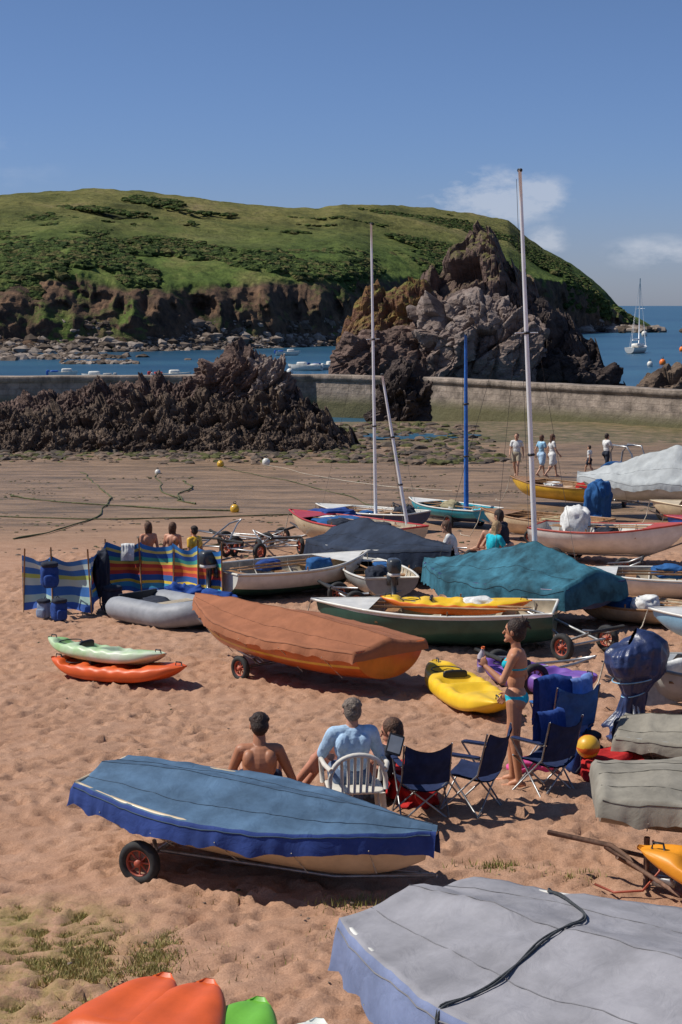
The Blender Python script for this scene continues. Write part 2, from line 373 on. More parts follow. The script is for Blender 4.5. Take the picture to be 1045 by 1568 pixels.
# ------------------------------------------------------------------ rocks
def rockmat(name,a,b_,c,d,gz0=None,gcol=(.10,.11,.03),sc=.5):
    m=bpy.data.materials.new(name); m.use_nodes=True; nt=m.node_tree; N=nt.nodes; L=nt.links; bs=N['Principled BSDF']; bs.inputs['Roughness'].default_value=.85; bs.inputs['Specular IOR Level'].default_value=.25
    ge=N.new('ShaderNodeNewGeometry')
    mp=N.new('ShaderNodeMapping'); mp.inputs['Rotation'].default_value=(.3,.6,.2); mp.inputs['Scale'].default_value=(1,1,2.2); L.new(ge.outputs['Position'],mp.inputs[0])
    def nz(s,d=7,r=.7):
        n=N.new('ShaderNodeTexNoise'); n.inputs['Scale'].default_value=s; n.inputs['Detail'].default_value=d; n.inputs['Roughness'].default_value=r; L.new(mp.outputs[0],n.inputs['Vector']); return n.outputs['Fac']
    r=N.new('ShaderNodeValToRGB'); e=r.color_ramp.elements; e[0].position=.3; e[0].color=(*a,1); e[1].position=.75; e[1].color=(*d,1)
    k=e.new(.45); k.color=(*b_,1); k=e.new(.6); k.color=(*c,1)
    L.new(nz(sc),r.inputs[0]); out=r.outputs[0]
    if gz0 is not None:
        sp=N.new('ShaderNodeSeparateXYZ'); L.new(ge.outputs['Position'],sp.inputs[0]); sn=N.new('ShaderNodeSeparateXYZ'); L.new(ge.outputs['Normal'],sn.inputs[0])
        def mm(op,x,y,z=None,cl=True):
            n=N.new('ShaderNodeMath'); n.operation=op; n.use_clamp=cl
            for i,v in enumerate((x,y,z)):
                if v is None: continue
                if isinstance(v,(int,float)): n.inputs[i].default_value=v
                else: L.new(v,n.inputs[i])
            return n.outputs[0]
        a2=mm('MULTIPLY',mm('SUBTRACT',sp.outputs[2],gz0,cl=False),.25)
        a3=mm('MULTIPLY_ADD',sn.outputs[2],2.0,-.6)
        a6=mm('MULTIPLY',mm('MULTIPLY',a2,a3),mm('MULTIPLY_ADD',nz(.9),6.0,-2.3))
        mx=N.new('ShaderNodeMix'); mx.data_type='RGBA'; L.new(a6,mx.inputs[0]); L.new(out,mx.inputs[6]); mx.inputs[7].default_value=(*gcol,1); out=mx.outputs[2]
    L.new(out,bs.inputs['Base Color'])
    bp=N.new('ShaderNodeBump'); bp.inputs['Strength'].default_value=.9; bp.inputs['Distance'].default_value=.3; L.new(nz(1.6),bp.inputs['Height']); L.new(bp.outputs[0],bs.inputs['Normal'])
    return m
def disp(P,Nn,size,amp,seed,tilt=.9,w3=.10,aniso=1.7):
    c,s=math.cos(.9),math.sin(.9)
    q=np.stack([P[:,0]*c+P[:,2]*s,P[:,1],(-P[:,0]*s+P[:,2]*c)*aniso],1)
    d=0
    for k,(f,a) in enumerate(((1,1),(.40,.40),(.15,w3))):
        F1,F2,idv,tl=worley(q/(size*f)+fbm(q/(size*f*1.5),2,seed+50+k)[:,None]*.5,seed+k*20)
        d=d+a*((idv-.5)*.8+tl*tilt-.3*np.clip(.10-(F2-F1),0,1)/.10*.5)
    d=d+(fbm(P/size*3,3,seed+90)-.5)*.22
    return P+Nn*(d*amp)[:,None]
def crag(name,sil,yc,hd,base,mat,size=2,amp=1.0,seed=0,dx=.12,nv=110,parent=None,pw=1.5,tiltv=0,**kw):
    s=np.array(sil,float); xs=np.arange(s[0,0],s[-1,0],dx); v=np.linspace(-1,1,nv)
    h=np.interp(xs,s[:,0],s[:,1]); h=h+(ridge(np.stack([xs/2.2,xs*0,xs*0],1),2,seed)-.55)*amp*.5
    X,Vv=np.meshgrid(xs,v,indexing='ij'); H=h[:,None]
    e=np.clip(np.minimum(xs-xs[0],xs[-1]-xs)/2.0,0.15,1)[:,None]
    Z=base+(H-base)*(1-np.abs(Vv)**pw); Y=yc+Vv*hd*(.6+.4*e)+ (Z-base)*tiltv
    P=np.stack([X.ravel(),Y.ravel(),Z.ravel()],1)
    Nn=np.stack([0*X.ravel()-.15,Vv.ravel()*1.0,.45+0*X.ravel()],1); Nn/=np.linalg.norm(Nn,axis=1)[:,None]
    P=disp(P,Nn,size,amp,seed,**kw)
    g=Geo(); g.add(P,gridF(len(xs),nv)); return g.make(name,mat,parent,smooth=False)
def boulder(name,c,r,mat,size=2,amp=.8,seed=0,lvl=6,parent=None,rot=0,**kw):
    V,F=ico(lvl); P=V*np.array(r); 
    if rot:
        cc,ss=math.cos(rot),math.sin(rot); P=np.stack([P[:,0]*cc+P[:,2]*ss,P[:,1],-P[:,0]*ss+P[:,2]*cc],1)
    P=P+np.array(c); P=disp(P,V,size,amp,seed,**kw)
    g=Geo(); g.add(P,F); return g.make(name,mat,parent,smooth=False)
RB=rockmat('rock_purple_brown',(.035,.024,.020),(.115,.075,.060),(.19,.125,.10),(.27,.19,.155),.2,(.13,.13,.03),.45)
RL=rockmat('rock_light_grey',(.055,.04,.034),(.19,.14,.118),(.28,.225,.195),(.40,.34,.30),None,sc=.45)
RO=rockmat('rock_orange_lichen',(.045,.024,.016),(.16,.075,.045),(.22,.12,.04),(.13,.14,.03),-3.5,(.15,.16,.035),.5)
RD=rockmat('rock_dark',(.016,.012,.011),(.05,.036,.031),(.085,.062,.053),(.14,.10,.085),None,sc=.5)
RF=rockmat('rock_shore_brown',(.028,.020,.016),(.095,.065,.048),(.17,.12,.085),(.25,.18,.125),-4.6,(.20,.15,.04),.8)
e=empty('sea_stack_rock',10,135,SEA)
k=.0523
def SX(p): return (p-522.5)*k-10
def SZ(py,y=135): return -math.tan(R(6.93)+math.atan((py-784)/2600))*y-SEA
crag('main_peak',[(SX(a),SZ(b)) for a,b in [(610,590),(625,520),(645,450),(665,412),(690,385),(715,368),(738,356),(758,366),(780,405),(800,438),(825,455),(850,510),(870,590)]],3,7,-1,RB,4.2,1.8,3,dx=.1,nv=150,parent=e,pw=2.0)
crag('left_flank',[(SX(a),SZ(b)) for a,b in [(500,600),(515,560),(525,505),(545,462),(575,442),(600,440),(625,425),(650,430),(680,470),(700,590)]],0,5,-1,RO,2.8,1.2,13,dx=.1,nv=110,parent=e)
crag('right_flank',[(SX(a),SZ(b)) for a,b in [(780,590),(800,450),(835,452),(855,475),(870,490),(890,512),(912,530),(925,570),(952,592),(960,600)]],1,5,-1,RD,3.0,1.3,23,dx=.1,nv=110,parent=e,pw=1.8)
boulder('front_slab',(SX(725),-5,SZ(548)),(5.2,3.2,4.8),RL,3.6,1.6,31,7,e,.35)
boulder('front_slab_low',(SX(645),-4,SZ(570)),(4.6,2.6,3.6),RB,2.8,1.2,37,6,e,.5)
boulder('pink_slab',(SX(580),-4.5,SZ(575)),(3.6,2.2,3.4),RB,2.2,1.0,41,6,e,.5)
boulder('base_rock',(SX(850),-4.5,SZ(590)),(3.8,2.4,2.6),RD,2.2,1.0,43,6,e)
e=empty('beach_rock_outcrop',-9,90,-7.2)
k2=.0350
def LX(p,kk=k2): return (p-522.5)*kk+9
def LZ(py,y): return -math.tan(R(6.93)+math.atan((py-784)/2600))*y+7.2
kw=dict(tilt=.7,w3=.20,aniso=2.2)
crag('back_ridge',[(LX(a),LZ(b,93)) for a,b in [(-160,640),(-80,610),(0,625),(60,614),(110,604),(160,600),(185,582),(205,576),(225,594),(270,592),(305,580),(330,550),(350,530),(368,518),(380,540),(400,556),(415,570),(440,582),(455,610),(490,640),(505,680)]],3,4,-.5,RB,1.5,.9,51,dx=.055,nv=130,parent=e,pw=1.6,**kw)
crag('front_ridge',[(LX(a,.034),LZ(b,88)) for a,b in [(-160,660),(-60,640),(20,630),(90,636),(160,620),(240,612),(320,606),(360,604),(400,602),(440,606),(470,624),(505,634),(515,652),(545,674),(555,690)]],-2,3.6,-.5,RF,1.3,.85,61,dx=.055,nv=130,parent=e,**kw)
crag('low_ridge',[(LX(a,.033),LZ(b,85)) for a,b in [(-160,690),(-20,668),(60,664),(130,670),(200,655),(290,655),(370,660),(430,664),(480,670),(530,682),(560,694)]],-5,1.8,-.4,RF,1.0,.55,71,dx=.055,nv=80,parent=e,**kw)
boulder('pinnacle',(LX(400),-.5,LZ(604,90)),(1.7,1.2,2.0),RL,1.2,.7,81,6,e,.45,**kw)
boulder('slab',(LX(345),-.8,LZ(598,90)),(1.4,1.2,2.2),RB,1.2,.7,85,6,e,.6,**kw)
boulder('slab_low',(LX(450),-1.5,LZ(640,90)),(1.6,1.2,1.2),RD,1.0,.6,87,6,e,.4,**kw)
boulder('wall_end_rock',(LX(618,.042),20,LZ(625,112)+.2),(1.7,1.4,2.6),RD,1.6,.8,91,6,e)
def scatter(name,pts,mats,lvl=2,flat=.6,seed=0):
    V0,F0=ico(lvl); Vs=[];Fs=[];mi=[];n=0
    for (x,y,z,s) in pts:
        dv=1+.5*(rng.random(len(V0))-.5); a=rng.uniform(0,6.28); c_,s_=math.cos(a),math.sin(a)
        P=V0*dv[:,None]*np.array([s*rng.uniform(.8,1.5),s,s*flat*rng.uniform(.7,1.3)]); P=np.stack([P[:,0]*c_-P[:,1]*s_,P[:,0]*s_+P[:,1]*c_,P[:,2]],1)+np.array([x,y,z])
        Vs.append(P);Fs.append(F0+n);n+=len(V0);mi.extend([int(rng.integers(0,len(mats)))]*len(F0))
    g=Geo(); g.V=[np.concatenate(Vs)]; g.F=np.concatenate(Fs).tolist(); g.m=mi; return g.make(name,mats,smooth=False)
pts=[]
for i in range(7500):
    p=rng.uniform(-60,1000); v_=rng.uniform(.005,.062); X,Y,Z=hill_pos(np.array([p]),np.array([v_])); 
    s=rng.uniform(.15,.6)*(2.4 if rng.random()<.08 else 1)*(.6+Y[0]/700)
    pts.append((X[0],Y[0],Z[0]+.15,s))
scatter('foreshore_boulders',pts,[M('fore1',(.26,.215,.18),.9,.35,.7,spec=.2),M('fore2',(.15,.115,.09),.9,.35,.7,spec=.2),M('fore3',(.08,.06,.045),.9,.35,.7,spec=.2)],lvl=1)
pts=[]
for i in range(620):
    x=rng.uniform(-1,8); y=rng.uniform(78,104); 
    if rng.random()<.4: x=rng.normal(4.6,1.0); y=rng.normal(80,1.6)
    pts.append((x,y,gz(y),rng.uniform(.08,.4)))
for i in range(900):
    y=rng.normal(82.5,2); pts.append((rng.uniform(-20,1.5),y,gz(y),rng.uniform(.05,.3)))
scatter('weedy_beach_rocks',pts,[M('weed_rock1',(.07,.07,.02),.8,.5,3,spec=.3),M('weed_rock2',(.07,.052,.038),.8,.4,3),M('weed_rock3',(.14,.095,.065),.8,.4,3)],flat=.45)
pts=[]
for i in range(190): pts.append((rng.normal(-50,8),rng.normal(262,5),SEA,rng.uniform(.4,1.2)))
for i in range(160):
    a=rng.random(); pts.append((-38+a*9+rng.normal(0,.6),238+rng.normal(0,1.5),SEA,rng.uniform(.2,.7)))
for i in range(120): pts.append((rng.normal(87,5),rng.normal(520,6),SEA+.5,rng.uniform(.8,2.6)))
scatter('skerry_rocks',pts,[MC['fore1'],MC['fore2'],MC['fore3']])
e=empty('shore_rock',26,128,SEA)
boulder('rock_body',(-.6,0,0),(3.4,2.5,3.2),RF,2.2,.9,101,6,e); boulder('rock_foot',(-4.4,1,-.3),(2.2,1.6,1.5),RF,1.5,.7,103,5,e)
g=Geo(); V=[]; n=40
for i in range(n):
    t=2*math.pi*i/n; V.append((3.9*math.cos(t)*(1+.25*math.sin(3*t)),2.6*math.sin(t)*(1+.2*math.cos(2*t)),0))
g.add(V,[tuple(range(n))]); o=g.make('tide_pool',bpy.data.materials['sea_water']); o.location=(3.4,93.5,-7.155)
# ------------------------------------------------------------------ harbour wall
def build_wall():
    path=[(40,80),(23,97),(6.2,119),(-2,124),(-24,121),(-60,118)]
    g=Geo()
    pts=[]; 
    for a,b in zip(path[:-1],path[1:]):
        n=max(2,int(math.dist(a,b)/.35))
        for i in range(n): t=i/n; pts.append((a[0]+(b[0]-a[0])*t,a[1]+(b[1]-a[1])*t))
    pts.append(path[-1])
    prof=[(-.55,-8.6)]+[(-.5+ .18*t,-8.0+2.62*t) for t in np.linspace(0,1,12)]+[(-.42,-5.36),(-.42,-5.02),(-.36,-4.98),(1.2,-4.98),(1.3,-5.1),(1.4,-9)]
    V=[]
    for i,p in enumerate(pts):
        a=pts[max(0,i-1)];b=pts[min(len(pts)-1,i+1)]; d=Vector((b[0]-a[0],b[1]-a[1])).normalized(); nn=Vector((d.y,-d.x))
        if nn.y>0: nn=-nn
        for o,z in prof: V.append((p[0]-nn.x*o,p[1]-nn.y*o,z))
    V=np.array(V); V[:,1]+=(fbm(V/.9,3,5)-.5)*.16; V[:,2]+=(fbm(V/2.5,2,6)-.5)*.10
    g.add(V,gridF(len(pts),len(prof)))
    m=bpy.data.materials.new('wall_stone'); m.use_nodes=True; nt=m.node_tree; N=nt.nodes; L=nt.links; b=N['Principled BSDF']; b.inputs['Roughness'].default_value=.9
    ge=N.new('ShaderNodeNewGeometry'); sp=N.new('ShaderNodeSeparateXYZ'); L.new(ge.outputs['Position'],sp.inputs[0])
    cb=N.new('ShaderNodeCombineXYZ'); sb=N.new('ShaderNodeMath'); sb.operation='SUBTRACT'; L.new(sp.outputs[0],sb.inputs[0]); L.new(sp.outputs[1],sb.inputs[1]); L.new(sb.outputs[0],cb.inputs[0]); L.new(sp.outputs[2],cb.inputs[1])
    br=N.new('ShaderNodeTexBrick'); br.inputs['Scale'].default_value=1; br.inputs['Brick Width'].default_value=1.3; br.inputs['Row Height'].default_value=.42; br.inputs['Mortar Size'].default_value=.02; br.inputs['Mortar Smooth'].default_value=.6
    br.inputs['Color1'].default_value=(.36,.30,.25,1); br.inputs['Color2'].default_value=(.28,.235,.195,1); br.inputs['Mortar'].default_value=(.19,.155,.125,1); L.new(cb.outputs[0],br.inputs[0])
    nz=N.new('ShaderNodeTexNoise'); nz.inputs['Scale'].default_value=.9; nz.inputs['Detail'].default_value=8; nz.inputs['Roughness'].default_value=.75; L.new(ge.outputs['Position'],nz.inputs['Vector'])
    r=N.new('ShaderNodeValToRGB'); r.color_ramp.elements[0].position=.33; r.color_ramp.elements[0].color=(.30,.28,.26,1); r.color_ramp.elements[1].position=.66; r.color_ramp.elements[1].color=(1.25,1.2,1.15,1); L.new(nz.outputs['Fac'],r.inputs[0])
    mx=N.new('ShaderNodeMix'); mx.data_type='RGBA'; mx.blend_type='MULTIPLY'; mx.inputs[0].default_value=1; L.new(br.outputs[0],mx.inputs[6]); L.new(r.outputs[0],mx.inputs[7])
    a=N.new('ShaderNodeMath'); a.operation='MULTIPLY_ADD'; L.new(sp.outputs[2],a.inputs[0]); a.inputs[1].default_value=-1.3; a.inputs[2].default_value=-8.65
    a2=N.new('ShaderNodeMath'); a2.operation='ADD'; a2.use_clamp=True; L.new(a.outputs[0],a2.inputs[0]); L.new(nz.outputs['Fac'],a2.inputs[1])
    m3=N.new('ShaderNodeMix'); m3.data_type='RGBA'; L.new(a2.outputs[0],m3.inputs[0]); L.new(mx.outputs[2],m3.inputs[6]); m3.inputs[7].default_value=(.11,.10,.045,1)
    L.new(m3.outputs[2],b.inputs['Base Color'])
    bp=N.new('ShaderNodeBump'); bp.inputs['Strength'].default_value=.8; bp.inputs['Distance'].default_value=.2; L.new(nz.outputs['Fac'],bp.inputs['Height']); L.new(bp.outputs[0],b.inputs['Normal'])
    g.make('harbour_wall',m)
build_wall()

# ------------------------------------------------------------------ boat parts
STEEL=M('galvanised_steel',(.38,.38,.38),.45,.25,15,metal=.8)
ALU=M('mast_aluminium',(.74,.75,.76),.4,.08,3,metal=.25)
RUB=M('tyre_rubber',(.025,.025,.025),.8,.3,20)
REDH=M('wheel_hub_red',(.40,.09,.05),.5,.2,10)
WOOD=M('varnished_wood',(.30,.16,.07),.45,.3,12)
ROPE=M('rope',(.045,.05,.055),.9,.3,40,1,200,dist=.004)
ROPEW=M('rope_pale',(.5,.45,.36),.9,.3,40,1,200,dist=.004)
BLK=M('black_plastic',(.02,.02,.022),.45,.2,10)
WHT=M('white_gelcoat',(.66,.64,.58),.4,.14,3,coat=.2)
def fab(n,c): return M('fabric_'+n,c,.85,.18,10,.4,16,spec=.15,dist=.02)
def cloth_geo(r,seed,amp=.3,lvl=5,drop=1):
    V,F=ico(lvl); S=np.sign(V)*np.abs(V)**.75; wp=(fbm(V*1.3+seed*3.1,2,seed)[:,None]-.5)*1.4
    n=1-2*np.abs(vn(V*1.5+wp+seed*1.7,seed)-.5); n2=1-2*np.abs(vn((V*np.array([1.2,3.4,2.0]))+wp*2+seed,seed+3)-.5); n3=fbm(V*1.1+seed,2,seed+7)
    P=S*np.array(r)*(1+amp*((n-.7)*1.1+(n2-.6)*.55+(n3-.5)*1.8))[:,None]
    P[:,2]=np.maximum(P[:,2]+r[2]*.75,-.01); return P,F
def wheel(g,c,r,w,yaw=0,mt=0,mh=1):
    n=28; prof=[(r*.62,-w*.4),(r*.8,-w*.52),(r*.94,-w*.42),(r,-w*.2),(r,w*.2),(r*.94,w*.42),(r*.8,w*.52),(r*.62,w*.4),(r*.6,0)]
    c=np.array(c,float); Rm=np.array(Matrix.Rotation(yaw,3,'Z'))
    def lathe(pr,mi,close=True):
        V=[]
        for i in range(n):
            t=2*math.pi*i/n
            for (q,y) in pr: V.append((q*math.cos(t),y,q*math.sin(t)))
        V=np.array(V)@Rm.T+c; k=len(pr); F=[]
        for i in range(n):
            for j in range(k if close else k-1):
                F.append((i*k+j,((i+1)%n)*k+j,((i+1)%n)*k+(j+1)%k,i*k+(j+1)%k))
        g.add(V,F,mi)
    lathe(prof,mt)
    lathe([(r*.64,-w*.3),(r*.64,w*.3),(r*.56,w*.3),(r*.56,-w*.3)],mh)
    lathe([(.001,-w*.5),(r*.16,-w*.5),(r*.16,w*.5),(.001,w*.5)],mh,False)
    for k in range(8):
        t=2*math.pi*k/8
        V,F=tube([(r*.14*math.cos(t),0,r*.14*math.sin(t)),(r*.58*math.cos(t),0,r*.58*math.sin(t))],r*.05,5); g.add(V@Rm.T+c,F,mh)
class Hull:
    def __init__(s,L,B,D,trans,sheer,zs,zb,bowp=2.2,kb=.9):
        s.L,s.B,s.D,s.tr,s.sh,s.zs,s.zb,s.p,s.kb=L,B,D,trans,sheer,zs,zb,bowp,kb
    def half(s,t):
        if t<.42: q=t/.42; w=s.tr+(1-s.tr)*math.sin(q*math.pi/2)
        else: w=1-((t-.42)/.58)**s.p
        return max(.012,s.B/2*w)
    def base(s,t): return s.zs+(s.zb-s.zs)*t
    def keel(s,t):
        k=0
        if t>.7: k=s.D*s.kb*((t-.7)/.3)**2.6
        if t<.3: k=s.D*.18*((.3-t)/.3)**2
        return s.base(t)+k
    def gun(s,t):
        z=s.D*(1+s.sh*(max(0,t-.4)/.6)**2+s.sh*.3*(max(0,.4-t)/.4)**2); return s.base(t)+z
    def x(s,t): return (t-.5)*s.L
GEARC=[]
def boat(name,stern,bow,B,D,hs,hb,hull,trans=.72,cover=None,cover2=None,crown=.15,skirt=.18,stripe=None,bottom=None,inner=None,rim=None,sheer=.2,thw=3,wheels=None,wr=.18,track=None,bowp=2.2,outb=False,clinker=False,seed=0,hub=None,ropes=None,wrk=.02,handle=True,cw=1.03,peak=None,srow=None,kb=.9,gear=2):
    mx,my=(stern[0]+bow[0])/2,(stern[1]+bow[1])/2; L=math.dist(stern,bow); yaw=math.atan2(bow[1]-stern[1],bow[0]-stern[0])
    z0=gz(my); e=empty(name,mx,my,z0,yaw)
    H=Hull(L,B,D,trans,sheer,gz(stern[1])-z0+hs,gz(bow[1])-z0+hb,bowp,kb)
    ns,nc=41,15
    def shell(off,flip=False,zadd=0):
        V=[]
        for i in range(ns):
            t=i/(ns-1); hf=max(.004,H.half(t)-off); kz=H.keel(t)+zadd; gu=H.gun(t)-(0.004 if off else 0)
            kz=min(kz,gu-.01)
            for j in range(-nc,nc+1):
                a=abs(j)/nc; an=a*math.pi/2; y=hf*math.sin(an)**.75; z=kz+(gu-kz)*(1-math.cos(an))**.85
                if clinker and not off: y+=.016*((a*6)%1)*(1 if a<1 else 0)
                rk=H.L*.03*max(0,(t-.85)/.15)*(z-kz)/max(.01,H.D)
                V.append((H.x(t)+rk,math.copysign(y,j) if j else 0,z))
        F=gridF(ns,2*nc+1); return np.array(V),F
    V,F=shell(0); g=Geo()
    jj=np.array([min(abs(j+.5-nc),nc) for j in range(2*nc)]); jm=np.tile(jj,ns-1)
    mi=np.zeros(len(F),int)
    if bottom is not None: mi[jm<nc*.55]=1
    if stripe is not None:
        if srow: mi[(jm>srow)&(jm<srow+1)]=2
        else: mi[jm>nc-1.2]=2
    g.add(V,F,mi.tolist())
    nn=2*nc+1; g.add(V[:nn],[tuple(range(nn))],0)
    g.make('hull',[hull,bottom or hull,stripe or hull],e)
    g=Geo(); rmat=rim or hull
    for sgn in (-1,1):
        g.add(*tube([(H.x(t)+H.L*.03*max(0,(t-.85)/.15),sgn*H.half(t),H.gun(t)) for t in np.linspace(0,1,41)],.022,6))
    g.add(*tube([(H.x(0),-H.half(0),H.gun(0)),(H.x(0),H.half(0),H.gun(0))],.022,6))
    g.make('gunwale',rmat,e)
    if cover is None:
        im=inner or hull
        V,F=shell(.03,zadd=.05); g=Geo(); g.add(V,F[:,::-1]); g.add(V[:nn]+np.array([.02,0,0]),[tuple(range(nn))]); g.make('inner_skin',im,e)
        g=Geo()
        for k in range(thw):
            t=.2+.5*k/max(1,thw-1); z=H.gun(t)-D*.28; g.add(*box((H.x(t),0,z),(.2,H.half(t)*1.86,.025)))
        if thw: g.make('thwarts',WOOD,e,smooth=False)
        g=Geo()
        for t in (.1,.3,.4,.5,.62,.74):
            g.add(*tube([(H.x(t),-H.half(t)*.93*math.cos(a),H.gun(t)-.01-(H.gun(t)-H.keel(t)-.08)*math.sin(a)) for a in np.linspace(0,math.pi,13)],.011,5))
        g.make('ribs',rmat if not clinker else WOOD,e)
        g=Geo(); V=[]
        for sgn in(-1,1):
            for t in np.linspace(.76,1,8): V.append((H.x(t),sgn*max(.0,H.half(t)-.01),H.gun(t)+.008))
        g.add(V,gridF(2,8)); g.make('foredeck',rmat,e)
        rr=random.Random(seed*13+5)
        g=Geo(); y0=rr.uniform(-.3,.3)*B
        for sg in(-1,1):
            a=(H.x(.12),sg*.12+y0*.3,H.gun(.2)+.02); b_=(H.x(.80),sg*.18-y0*.2,H.gun(.8)-.02); g.add(*tube([a,b_],.017,6)); g.add(*rbox((a[0]+.12,a[1],a[2]),(.42,.11,.02),.6,6,10))
        for sg in(-1,1):
            g.add(*tube([(H.x(.42),sg*H.half(.42),H.gun(.42)),(H.x(.42),sg*H.half(.42),H.gun(.42)+.08)],.014,6))
        g.make('oars_and_rowlocks',WOOD,e)
        for k in range(gear):
            t=rr.uniform(.15,.75); P,F=cloth_geo((rr.uniform(.16,.34),rr.uniform(.12,.28),rr.uniform(.07,.16)),seed*5+k,.3,4); g=Geo(); g.add(P+np.array([H.x(t),rr.uniform(-.25,.25)*B,H.gun(t)-D*.28]),F); g.make('stowed_gear',rr.choice(GEARC),e)
        g=Geo()
        P=[(H.x(1)+H.L*.03,0,H.gun(1)),(H.x(1)+H.L*.03+.08,.05,H.gun(1)*.5+.0),(H.x(1)+.35,.15,gz(bow[1])-z0+.02),(H.x(1)+.7,.0,gz(bow[1])-z0+.02),(H.x(1)+.9,-.3,gz(bow[1])-z0+.02)]
        g.add(*tube(P,.010,5)); g.make('painter_rope',ROPEW,e)
    else:
        K=18; nS=90
        cs=np.concatenate([np.linspace(-1.25,-1.0,6)[:-1],np.linspace(-1,1,2*K+1),np.linspace(1.0,1.25,6)[1:]])
        ts=np.linspace(0,1,nS)
        def cpt(t,c):
            hf=H.half(t)*cw+.02; gu=H.gun(t)+.02
            if peak is None: cr=crown*(math.sin(math.pi*min(1,max(0,t*.86+.09)))**.6)
            else: cr=crown*max(.12,(1-abs(t-peak)/(1-peak if t>peak else peak+.15))**.85)
            rk=H.L*.03*max(0,(t-.85)/.15)
            a=abs(c)
            if a<=1: 
                y=hf*c; z=gu+cr*(1-a)**1.05 - .02*math.sin(a*math.pi)*(1 if crown>.1 else .3)
            else:
                y=math.copysign(hf+.02*math.sin((a-1)/.25*1.57),c); z=gu-skirt*(a-1)/.25
            return (H.x(t)+rk*1.2,y,z)
        rows=[]
        for q in (1,.66,.33):
            r_=[cpt(0,c) for c in cs]
            rows.append([(p[0]-.03-.02*q,p[1],p[2]-max(0,(p[2]-(H.gun(0)+.02-skirt))*q)) for p in r_])
        for t in ts: rows.append([cpt(t,c) for c in cs])
        V=np.array(rows).reshape(-1,3); 
        wv=(fbm(V/.6+seed*2,2,seed+1)[:,None]-.5)*1.5
        off=(fbm(V/np.array([.55,.3,.5])+seed,2,seed+2)-.5)*wrk*2.2+(ridge(V/np.array([.20,.9,.4])+wv+seed*1.7,2,seed+5)-.5)*wrk*1.0+(ridge(V/np.array([.6,.5,.5])+wv*1.5+seed*.7,1,seed+6)-.6)*wrk*1.3
        cc=np.tile(np.abs(cs),len(rows)); V[:,2]+=off*np.where(cc<=1,1,1.2)
        sgn=np.sign(V[:,1]); fl=(fbm(np.stack([V[:,0]/.14,V[:,1]*2,V[:,2]*0],1),2,seed+8)-.5)
        V[:,1]+=sgn*np.where(cc>1,(cc-1)/.25,0)*(np.abs(fl)*.12)
        V[:,2]+=np.where(cc>1,(cc-1)/.25,0)*fl*.09
        F=gridF(len(rows),len(cs)); g=Geo()
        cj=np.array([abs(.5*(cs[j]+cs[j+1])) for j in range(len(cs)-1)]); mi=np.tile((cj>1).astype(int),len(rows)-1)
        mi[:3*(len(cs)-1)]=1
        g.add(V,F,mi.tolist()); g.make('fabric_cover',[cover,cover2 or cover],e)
        g=Geo(); Vr=V.reshape(len(rows),len(cs),3)
        def cidx(c): return int(np.argmin(np.abs(cs-c)))
        for c in (-1.05,1.05,0,-.55,.55): g.add(*tube([tuple(p+np.array([0,0,.002])) for p in Vr[3:,cidx(c)][::2]],.006 if abs(c)>1 else .0035,5))
        g.make('hem_and_seam',M('hem_'+cover.name,[q*.75 for q in cover.node_tree.nodes['Color Ramp'].color_ramp.elements[0].color[:3]],.8),e)
        g=Geo()
        for sg in(-1,1):
            for t in (.12,.3,.5,.7,.88):
                p=Vr[3+int(t*(nS-1)),0 if sg<0 else -1]; q_=(H.x(t),sg*H.half(t)*.55,H.keel(t)+.03); g.add(*tube([tuple(p+np.array([0,0,.03])),q_],.005,4))
        g.make('tie_downs',ROPEW,e)
        for rp_ in (ropes or []):
            P=[np.array(p,float) for p in rp_]
            for _ in range(3):
                Q=[P[0]]
                for a,b_ in zip(P[:-1],P[1:]): Q+= [a*.75+b_*.25,a*.25+b_*.75]
                Q.append(P[-1]); P=Q
            W=[]
            for t,c in P:
                ci=cidx(c); ti=3+int(round(t*(nS-1))); base=Vr[min(len(rows)-1,ti),ci]; p=cpt(t,c); W.append((p[0],p[1]+(.015*np.sign(c) if abs(c)>1 else 0),max(base[2],p[2]-.02)+.012))
            W=np.array(W); 
            for _ in range(3): W[1:-1]=(W[:-2]+W[1:-1]*2+W[2:])/4
            g=Geo(); g.add(*tube([tuple(q) for q in W],.0075,6)); g.add(*tube([(q[0]+.022*math.sin(i*.35),q[1]+.01,q[2]+.004) for i,q in enumerate(W)],.006,6)); g.make('tie_rope',ROPE,e)
    if wheels is not None:
        t=wheels; tk=track or B*.42; g=Geo(); wx=H.x(t)
        for sg in(-1,1):
            p=emat(e)@Vector((wx,sg*tk,0)); zz=gz(p.y)-z0
            wheel(g,(wx,sg*tk,zz+wr-.02),wr,wr*.5,0,0,1)
        ax=wr
        g.add(*tube([(wx,-tk,ax),(wx,tk,ax)],.02,6),2)
        for sg in(-1,1): g.add(*tube([(wx,sg*tk*.55,ax),(wx,sg*H.half(t)*.6,H.keel(t)+D*.12)],.018,6),2)
        if handle:
            xb=H.x(1)+.1
            g.add(*tube([(wx,-.3,ax),(H.x(.75),-.1,H.keel(.75)-.03),(xb,0,H.keel(.98)-.08)],.018,6),2); g.add(*tube([(wx,.3,ax),(H.x(.75),.1,H.keel(.75)-.03),(xb,0,H.keel(.98)-.08)],.018,6),2)
        g.make('launching_trolley',[RUB,hub or REDH,STEEL],e)
    if outb: outboard(e,(H.x(0)-.1,0,H.gun(0)))
    return e,H
